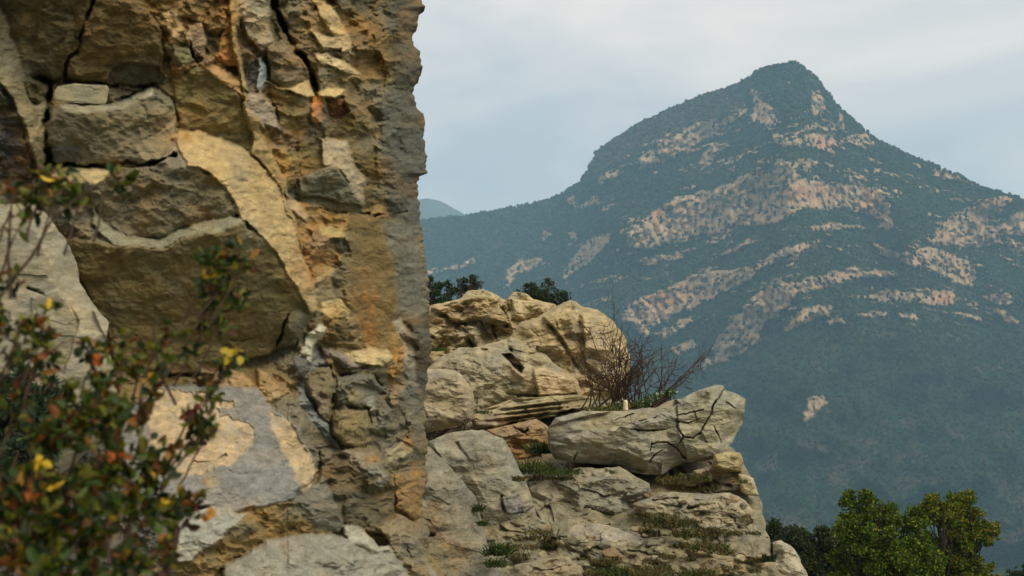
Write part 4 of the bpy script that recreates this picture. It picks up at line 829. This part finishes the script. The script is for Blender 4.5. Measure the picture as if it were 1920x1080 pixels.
def bush(name, label, lobes, Y, foot, seed, pal, wts, nl, leaf, asp=.5, twigs=8, group=None):
    rg = np.random.default_rng(seed); base = P(foot[0], foot[1], Y); root = empty(name, tuple(base)); tag(root, label, 'bush', group)
    cs, rs, paths = [], [], []
    for (x, y, r) in lobes:
        c = P(x, y, Y + rg.uniform(-.3, .3) * r * Y / F * 3); R = r * Y / F; cs.append(c); rs.append(R * .5)
        for _ in range(12): cs.append(c + unit(rg.normal(size=3)) * R * rg.uniform(.6, 1.15)); rs.append(R * rg.uniform(.14, .34))
        for _ in range(twigs): paths.append((branch_path(base + rg.normal(size=3) * [.08, .08, .0], c + unit(rg.normal(size=3)) * R * 1.0, 6, .1, rg), np.linspace(.016, .004, 6)))
    V, Fc = tubes(paths, 4); make_mesh('stem', V - base, Fc, M_TWIG, parent=root)
    V, Fc, C_ = clump_foliage(cs, rs, nl, leaf, leaf * asp, pal, wts, rg); make_mesh('foliage', V - base, Fc, M_FOL, C_, parent=root, smooth=False)
    return root
DKG = [(52, 72, 42), (72, 90, 54), (40, 58, 38), (120, 104, 112)]
bush('bush', 'dark green bush with greyish flower heads behind the outcrop, right of its yellow top', [(990,552,20),(1020,550,22),(1050,556,18),(1028,530,8),(1060,556,10),(1012,565,22),(1040,572,18)], 20.6, (1022, 615), 41, DKG, [.42,.25,.25,.08], 3600, .045)
bush('bush', 'dark green bush half hidden by the cliff edge, behind the outcrop', [(815,545,18),(838,535,12),(835,560,22),(812,570,22),(800,530,14)], 21.5, (820, 620), 42, DKG, [.44,.26,.28,.02], 2600, .045)
bush('bush', 'thin dark bush with feathery tops above the left crest of the outcrop', [(868,528,11),(885,525,10),(895,535,10),(872,540,12),(860,545,8)], 21.2, (872, 600), 43, DKG, [.4,.2,.35,.05], 1200, .04)
bush('bush', 'low green plant with tiny white flowers beside the leafless bush, on the slab', [(1200,760,9),(1215,752,10),(1232,748,11),(1248,742,10),(1258,735,8),(1180,764,8),(1160,764,9)], 14.6, (1215, 775), 44, [(84,108,64),(104,128,78),(200,204,170),(60,82,48)], [.42,.2,.14,.24], 2600, .035)
# leafless bush
def bare_bush(label, foot, tips, Y, seed, rad, spread, nn=3, name='dead_bush'):
    rg = np.random.default_rng(seed); base = P(foot[0], foot[1], Y); root = empty(name, tuple(base)); tag(root, label, 'bush')
    main, fine = [], []
    for (x, y) in tips:
        st = base + np.array([rg.normal() * spread, rg.normal() * spread, 0]); e = P(x, y, Y + rg.normal() * .35)
        pth = branch_path(st, e, 9, .10, rg); main.append((pth, np.linspace(rad, rad * .3, 9)))
        for _ in range(nn):
            q = rg.integers(3, 9); L_ = np.linalg.norm(e - st) * rg.uniform(.15, .4); d = unit(unit(e - st) + rg.normal(size=3) * .55); b2 = branch_path(pth[q], pth[q] + d * L_, 6, .12, rg)
            fine.append((b2, np.linspace(rad * .45, rad * .18, 6)))
            for _ in range(4):
                q2 = rg.integers(1, 6); fine.append((branch_path(b2[q2], b2[q2] + unit(d + rg.normal(size=3) * .8) * L_ * .5, 4, .12, rg), np.linspace(rad * .3, rad * .14, 4)))
    V, Fc = tubes(main, 5); make_mesh('branch', V - base, Fc, M_TWIG, parent=root)
    V, Fc = tubes(fine, 4); make_mesh('twig', V - base, Fc, M_TWIG, parent=root)
    return root
tr_ = np.random.default_rng(3)
tips = [(1085 + tr_.uniform(0, 130), 640 + tr_.uniform(0, 90)) for _ in range(34)] + [(1110,625),(1150,640),(1170,625),(1195,640),(1240,650),(1245,700),(1215,665),(1230,690),(1255,712)]
bare_bush('brown leafless bush of tangled twigs growing in front of the rounded boulder', (1160, 768), tips, 15.2, 51, .012, .22, 5)
bare_bush('sparse leafless shrub with upright dark twigs, right of the tangled brown bush', (1240, 752), [(1240,655),(1262,690),(1290,690),(1322,678),(1305,686),(1275,700),(1250,690),(1225,700)], 14.9, 52, .011, .05, 4)
bare_bush('single thin bare stalk standing against the mountain above the rounded boulder', (1150, 610), [(1146,538),(1150,565)], 18.3, 53, .008, .02, 2, name='stalk')
# root line under the smooth pale boulder
bare_bush('dark tangle of dry roots hanging under the smooth pale boulder at the cliff', (845, 805), [(805,815),(820,808),(870,798),(890,785),(835,812),(812,822),(882,794),(860,806)], 14.1, 54, .018, .04, 5, name='dry_roots')

# grass tufts
def tuft(label, px, py, w, h, Y, seed, pal, n=130, lean=0., name='grass_tuft'):
    rg = np.random.default_rng(seed); base = P(px, py, Y); k = Y / F
    b = base + np.stack([np.clip(rg.normal(size=n), -1.7, 1.7) * w * k * .5, np.clip(rg.normal(size=n), -1.5, 1.5) * w * k * .35, np.zeros(n)], 1)
    d = unit(np.stack([rg.normal(size=n) * .75 + lean, rg.normal(size=n) * .6, np.ones(n)], 1)); L_ = h * .85 * k * rg.uniform(.35, 1.15, n)
    s_ = unit(np.cross(d, rg.normal(size=(n, 3)))) * (0.0045 + .003 * rg.random((n, 1)))
    m = b + d * L_[:, None] * .55; t = b + (d + np.array([0, 0, -.35]) + rg.normal(size=(n, 3)) * .12) * L_[:, None]
    V = np.stack([b - s_, b + s_, m + s_ * .8, m - s_ * .8, t], 1).reshape(-1, 3); i = np.arange(n)[:, None] * 5
    col = np.array([lin(c) for c in pal])[rg.integers(0, len(pal), n)] * rg.uniform(.7, 1.3, (n, 1))
    o = make_mesh(name, V, [np.concatenate([i, i + 1, i + 2, i + 3], 1), np.concatenate([i + 3, i + 2, i + 4], 1)], M_FOL, np.repeat(col, 5, 0), loc=tuple(base), smooth=False)
    return tag(o, label, 'grass', 'grass tufts on the ledge')
GR = [(62, 78, 30), (80, 94, 38), (50, 64, 28)]; DRY = [(92, 92, 48), (120, 108, 60), (70, 72, 38), (110, 84, 52)]
for a in [
 ('thin grass tuft at the top of the seam beside the leaning grey slab', 876, 932, 14, 24, 11.2, 61, GR), ('narrow grass tuft halfway down the seam beside the leaning grey slab', 896, 958, 12, 26, 10.9, 62, GR), ('small grass blades low in the seam, above the bright tuft', 904, 985, 8, 20, 10.7, 63, GR),
 ('bright green grass tuft at the foot of the leaning grey slab', 934, 1040, 26, 46, 10.3, 64, GR, 260), ('low green grass below the brightest tuft, bottom of the seam', 928, 1062, 20, 30, 10.2, 65, GR, 160),
 ('dark grass in the hollow at the left end of the cracked slab', 995, 885, 50, 44, 13.4, 66, GR + DRY[:1], 420), ('tall dark grass under the rusty ochre rock', 1012, 850, 22, 44, 13.9, 67, GR, 200), ('dark grass strip in the shadow under the cracked slab', 1050, 888, 40, 18, 13.1, 68, GR, 260),
 ('green and brown grass under the right half of the cracked slab', 1300, 900, 34, 26, 12.9, 69, GR + DRY, 240), ('brown dry grass beside the blocky brown rock', 1262, 905, 36, 26, 12.8, 70, DRY, 260),
 ('large dull green plant patch on the stepped rock', 1248, 985, 46, 40, 11.7, 71, GR[2:] + DRY, 460), ('dull green grass right of the large plant patch', 1290, 1005, 30, 30, 11.6, 72, GR[2:] + DRY, 240), ('dry green patch in the middle of the lower right ledge', 1325, 1030, 44, 30, 11.1, 73, DRY + GR[:1], 380),
 ('bright green grass low on the ledge between broken stones', 1150, 1078, 40, 34, 10.9, 74, GR, 260), ('dry brown grass at the bottom edge beside the broken low rock', 1215, 1075, 40, 30, 10.8, 75, DRY, 260), ('green grass in front of the pale rounded corner stone', 1440, 1052, 14, 26, 10.95, 76, GR[2:], 140),
 ('olive grass at the bottom right of the ledge', 1300, 1085, 50, 34, 10.7, 77, GR + DRY, 420), ('small grass patch in the crevice at the top left of the ledge, by the cliff', 815, 658, 26, 16, 18.6, 78, GR, 200), ('sparse grass on the thin flat rock layer', 905, 775, 20, 14, 15.2, 79, DRY + GR, 120),
 ('green weeds along the top of the slab, left of the marker', 1130, 770, 34, 18, 14.2, 80, GR + DRY, 240), ('dry weeds at the foot of the tangled brown bush', 1175, 762, 40, 18, 14.7, 81, GR[2:] + DRY, 260), ('yellow dry grass on the slope right of the leaning grey slab', 1010, 1000, 30, 14, 11.7, 82, DRY, 120),
 ('pale green grass on the right rim below the cream block', 1392, 905, 12, 14, 12.6, 83, DRY, 60)]:
    tuft(*a)

bpy.context.view_layer.update(); dg2 = bpy.context.evaluated_depsgraph_get(); tg = np.random.default_rng(501)
for i in range(74):
    zx, zy = [(1190, 960, 1300, 1075), (1300, 990, 1440, 1076), (1060, 1045, 1260, 1078), (1255, 895, 1335, 930), (975, 1000, 1060, 1050), (960, 880, 1060, 900)][[0, 1, 2, 0, 1, 2, 3, 4, 5][i % 9]][:2], [(1190, 960, 1300, 1075), (1300, 990, 1440, 1076), (1060, 1045, 1260, 1078), (1255, 895, 1335, 930), (975, 1000, 1060, 1050), (960, 880, 1060, 900)][[0, 1, 2, 0, 1, 2, 3, 4, 5][i % 9]][2:]
    qx, qy = tg.uniform(zx[0], zy[0]), tg.uniform(zx[1], zy[1]); dv_ = Vector(tuple(P(qx, qy, 1.0))).normalized()
    hit, loc_, nrm_, idx_, ob_, mx4 = scene.ray_cast(dg2, dv_ * 8.6, dv_)
    if not hit or loc_.y > 17 or ob_.name.startswith(('cliff', 'grass')): continue
    o = tuft('small dry olive clump of grass rooted among the lower ledge rubble', qx, qy + 2, tg.uniform(10, 30), tg.uniform(9, 20), loc_.y, 600 + i, [DRY, GR[2:] + DRY, DRY + [(84, 70, 44)]][i % 3], int(tg.uniform(110, 180)))
    o['group'] = 'dry grass clumps among the lower ledge rubble'
# small pale post on the slab
base = P(1173, 768, 14.0); k = 14 / F
pv = []
for z, r in [(0, 5), (4, 4.6), (9, 4.2), (14, 4.0), (17, 3.2), (18, 1.2)]:
    for q in range(10): pv.append(base + np.array([math.cos(q * .628) * r * k * (1 + .1 * math.sin(q * 3)), math.sin(q * .628) * r * k, z * k]))
po = make_mesh('marker_post', np.array(pv), [grid_faces(6, 10, 0, True), np.array([[50, 51, 52], [50, 52, 53], [50, 53, 54], [50, 54, 55], [50, 55, 56], [50, 56, 57], [50, 57, 58], [50, 58, 59]])], flat_material('pale painted wood', (.8, .66, .42), .7, 30, .15), loc=tuple(base))
tag(po, 'tiny pale yellow marker post standing on the cracked slab', 'post')

# ------------------------------------------------------------------ foreground shrub
def fore_shrub():
    rg = np.random.default_rng(88)
    base = np.array([-0.62, 1.55, -1.15]); root = empty('shrub', tuple(base)); tag(root, 'shrub with small green, red and yellow leaves close in the foreground, lower left', 'shrub')
    # (px, py, rx, ry, Y, number of leaves, palette kind)
    G, Rr, Yl = [(46,64,18),(74,88,24),(34,48,15),(110,108,32)], [(120,70,30),(96,58,28),(146,100,40),(90,62,32)], [(170,140,34),(196,160,40),(150,110,36)]
    CL = [(22,370,30,40,1.7,40,0),(30,430,26,30,1.7,34,2),(100,360,46,26,1.75,70,1),(150,378,36,20,1.75,46,0),(205,335,20,16,1.75,18,0),(80,320,26,14,1.75,16,0),(400,480,34,24,1.85,60,1),(430,500,40,34,1.85,90,1),(395,545,40,36,1.85,120,0),(420,585,36,30,1.85,80,0),(385,610,22,20,1.85,36,0),(455,475,16,22,1.85,24,1),
          (30,590,40,44,1.65,90,0),(60,620,36,30,1.65,70,2),(20,660,36,40,1.65,70,0),(70,670,24,30,1.65,40,2),(10,520,20,30,1.65,30,2),(240,655,34,24,1.75,60,0),(290,640,46,32,1.75,90,2),(330,665,42,28,1.75,70,0),(265,690,40,30,1.75,70,1),(180,650,22,24,1.7,22,2),
          (440,665,20,20,1.85,34,1),(415,700,34,26,1.8,60,2),(385,740,34,26,1.8,70,0),(380,780,28,30,1.8,60,2),(395,790,20,22,1.8,40,2),(360,820,30,30,1.8,60,2),
          (190,720,60,34,1.65,110,1),(160,770,60,44,1.6,150,1),(220,790,60,44,1.6,150,0),(280,760,50,40,1.65,110,2),(110,820,56,44,1.55,130,1),(60,870,56,44,1.5,130,3),(130,890,60,50,1.5,150,1),(200,870,60,50,1.55,160,0),(270,860,50,50,1.6,130,2),(320,880,44,40,1.65,100,2),(310,930,50,44,1.65,110,0),(360,945,34,34,1.7,60,2),
          (250,950,60,50,1.55,150,0),(180,960,60,50,1.5,150,1),(110,970,60,50,1.45,150,0),(40,960,60,50,1.45,140,2),(20,1030,60,50,1.4,130,3),(90,1050,60,50,1.4,150,0),(170,1050,60,50,1.45,150,0),(250,1040,56,46,1.5,120,1),(300,1030,44,40,1.55,70,2),(0,900,40,60,1.5,90,2),(-60,960,60,80,1.4,120,0),(60,1120,120,60,1.35,220,0),(220,1120,90,60,1.4,180,0),(-60,1080,80,80,1.35,150,0),(20,780,36,50,1.6,46,0),(-50,600,50,60,1.6,80,0),(-60,760,50,80,1.55,100,0)]
    pv_, dv, cv, stems = [], [], [], []
    trunk = P(150, 1250, 1.5)
    for (x, y, rx, ry, Y, n, kd) in CL:
        k = Y / F; nt = max(2, n // (26 if x > 230 else 20)); c = P(x, y, Y)
        hub = P(x * .55 + 90, y + (1150 - y) * .45, Y * .97) if y < 1000 else P(x, 1200, Y)
        if y < 1000: hub = P(x + (-30 if x < 300 else -60), y + 90 + rg.uniform(0, 40), Y * .98)
        main = branch_path(hub, c + np.array([0, 0, -ry * k * .4]), 7, .07, rg); stems.append((main, np.linspace(.0022, .0013, 7)))
        for _ in range(nt):
            a = rg.uniform(0, 6.28); q = rg.random() ** .5
            tip = c + np.array([math.cos(a) * rx * q * k, rg.normal() * .05, math.sin(a) * ry * q * k + .3 * ry * k])
            tw = branch_path(main[rg.integers(4, 7)], tip, 6, .10, rg); stems.append((tw, np.linspace(.0012, .0007, 6)))
            m = 11 + rg.integers(0, 7); u = rg.random(m) ** .6; seg_ = u * 5; i = np.minimum(seg_.astype(int), 4); f = (seg_ - i)[:, None]
            pp = tw[i] * (1 - f) + tw[i + 1] * f + rg.normal(size=(m, 3)) * .0045
            ax = unit(tip - tw[0])
            dd = unit(rg.normal(size=(m, 3)) + ax * .8)
            base_pal = {0: (G, .90, Rr, .08), 1: (G, .78, Rr, .14), 2: (G, .64, Rr, .31), 3: (G, .76, Rr, .14)}[kd]
            r_ = rg.random(m); col = np.empty((m, 3))
            tipred = u > .85
            for j in range(m):
                if r_[j] < base_pal[1] - (.14 if tipred[j] else 0): c_ = G[rg.integers(4)]
                elif r_[j] < base_pal[1] + base_pal[3]: c_ = Rr[rg.integers(4)]
                else: c_ = Yl[rg.integers(3)] if rg.random() < .4 else (112, 112, 30)
                col[j] = lin(c_) * rg.uniform(.7, 1.3)
            pv_.append(pp); dv.append(dd); cv.append(col)
    # long bare shoots seen in the photograph
    for pts_ in [[(10,540,1.68),(60,480,1.7),(95,415,1.72),(140,375,1.74),(200,335,1.76),(225,322,1.76)], [(330,760,1.74),(300,700,1.74),(292,650,1.74),(286,610,1.74)], [(20,560,1.66),(15,480,1.67),(20,400,1.69),(25,345,1.7)], [(20,720,1.64),(60,690,1.65),(120,640,1.68)], [(375,640,1.84),(380,600,1.84),(400,545,1.85)], [(205,1060,1.46),(200,980,1.5),(210,900,1.55)]]:
        stems.append((np.array([P(*q) for q in pts_]), np.linspace(.0028, .0014, len(pts_))))
    for hx in (60, 150, 240, 330): stems.append((branch_path(trunk + np.array([0, 0, -.35]), P(hx, 980, 1.55), 8, .05, rg), np.linspace(.012, .005, 8)))
    V, Fc = tubes(stems, 5); make_mesh('stem', V - base, Fc, flat_material('reddish stems', (.07, .04, .025), .8, 80), parent=root)
    pv_, dv, cv = np.concatenate(pv_), np.concatenate(dv), np.concatenate(cv); n = len(pv_)
    V, Fc, C_ = leaves(pv_, dv, rg.uniform(.014, .028, n), rg.uniform(.008, .014, n), cv, rg)
    make_mesh('foliage', V - base, Fc, M_LEAF, C_, parent=root, smooth=True)
    # yellow seed heads / autumn leaves that stand out
    for (x, y, r, Y, c_) in [(75,865,17,1.45,(214,176,36)),(108,912,12,1.45,(210,170,40)),(70,925,17,1.44,(200,110,40)),(214,858,11,1.5,(206,104,40)),(314,945,12,1.62,(214,176,44)),(18,1050,13,1.4,(214,176,40)),(385,520,10,1.8,(196,160,40)),(392,978,17,1.68,(196,140,60)),(135,738,10,1.6,(196,120,50)),(440,660,16,1.8,(190,160,40)),(280,705,9,1.7,(196,150,44)),(180,680,13,1.6,(196,104,50)),(10,350,14,1.66,(128,70,44)),(368,770,12,1.75,(96,40,30))]:
        m = 7; c0 = P(x, y, Y); pos = c0 + rg.normal(size=(m, 3)) * r * Y / F * .35; V, Fc, C_ = leaves(pos, unit(rg.normal(size=(m, 3))), r * Y / F * 1.3, r * Y / F * .9, np.repeat(lin(c_)[None], m, 0) * rg.uniform(.8, 1.15, (m, 1)), rg, .15)
        make_mesh('coloured_leaf_cluster', V - base, Fc, M_LEAF, C_, parent=root)
    return root
fore_shrub()
bush('bush', 'dull blue green bush in shade at the left edge, behind the red leaved shrub', [(20,760,50),(70,800,44),(20,840,50),(90,745,24),(-40,800,60),(60,860,40)], 3.0, (20, 1000), 45, [(70,86,62),(56,70,50),(88,100,70)], [.45,.35,.2], 12000, .03, .34)
# ------------------------------------------------------------------ the air
hv = np.array([(x, y, z) for x in (-2450, 2450) for y in (-1450, 4800) for z in (-262, 420)], float)
hf = np.array([[0, 1, 3, 2], [4, 6, 7, 5], [0, 4, 5, 1], [2, 3, 7, 6], [0, 2, 6, 4], [1, 5, 7, 3]])
hm = bpy.data.materials.new('haze'); hm.use_nodes = True; hn = hm.node_tree.nodes; hl = hm.node_tree.links; hn.clear()
ho = hn.new('ShaderNodeOutputMaterial'); hp = hn.new('ShaderNodeVolumePrincipled')
hp.inputs['Color'].default_value = HAZE_COL; hp.inputs['Density'].default_value = HAZE_D; hp.inputs['Anisotropy'].default_value = 0.0
hl.new(hp.outputs[0], ho.inputs['Volume'])
hz_o = make_mesh('haze', hv, hf, hm, smooth=False)
tag(hz_o, 'thin blue autumn haze filling the valley air', 'haze', kind='stuff')
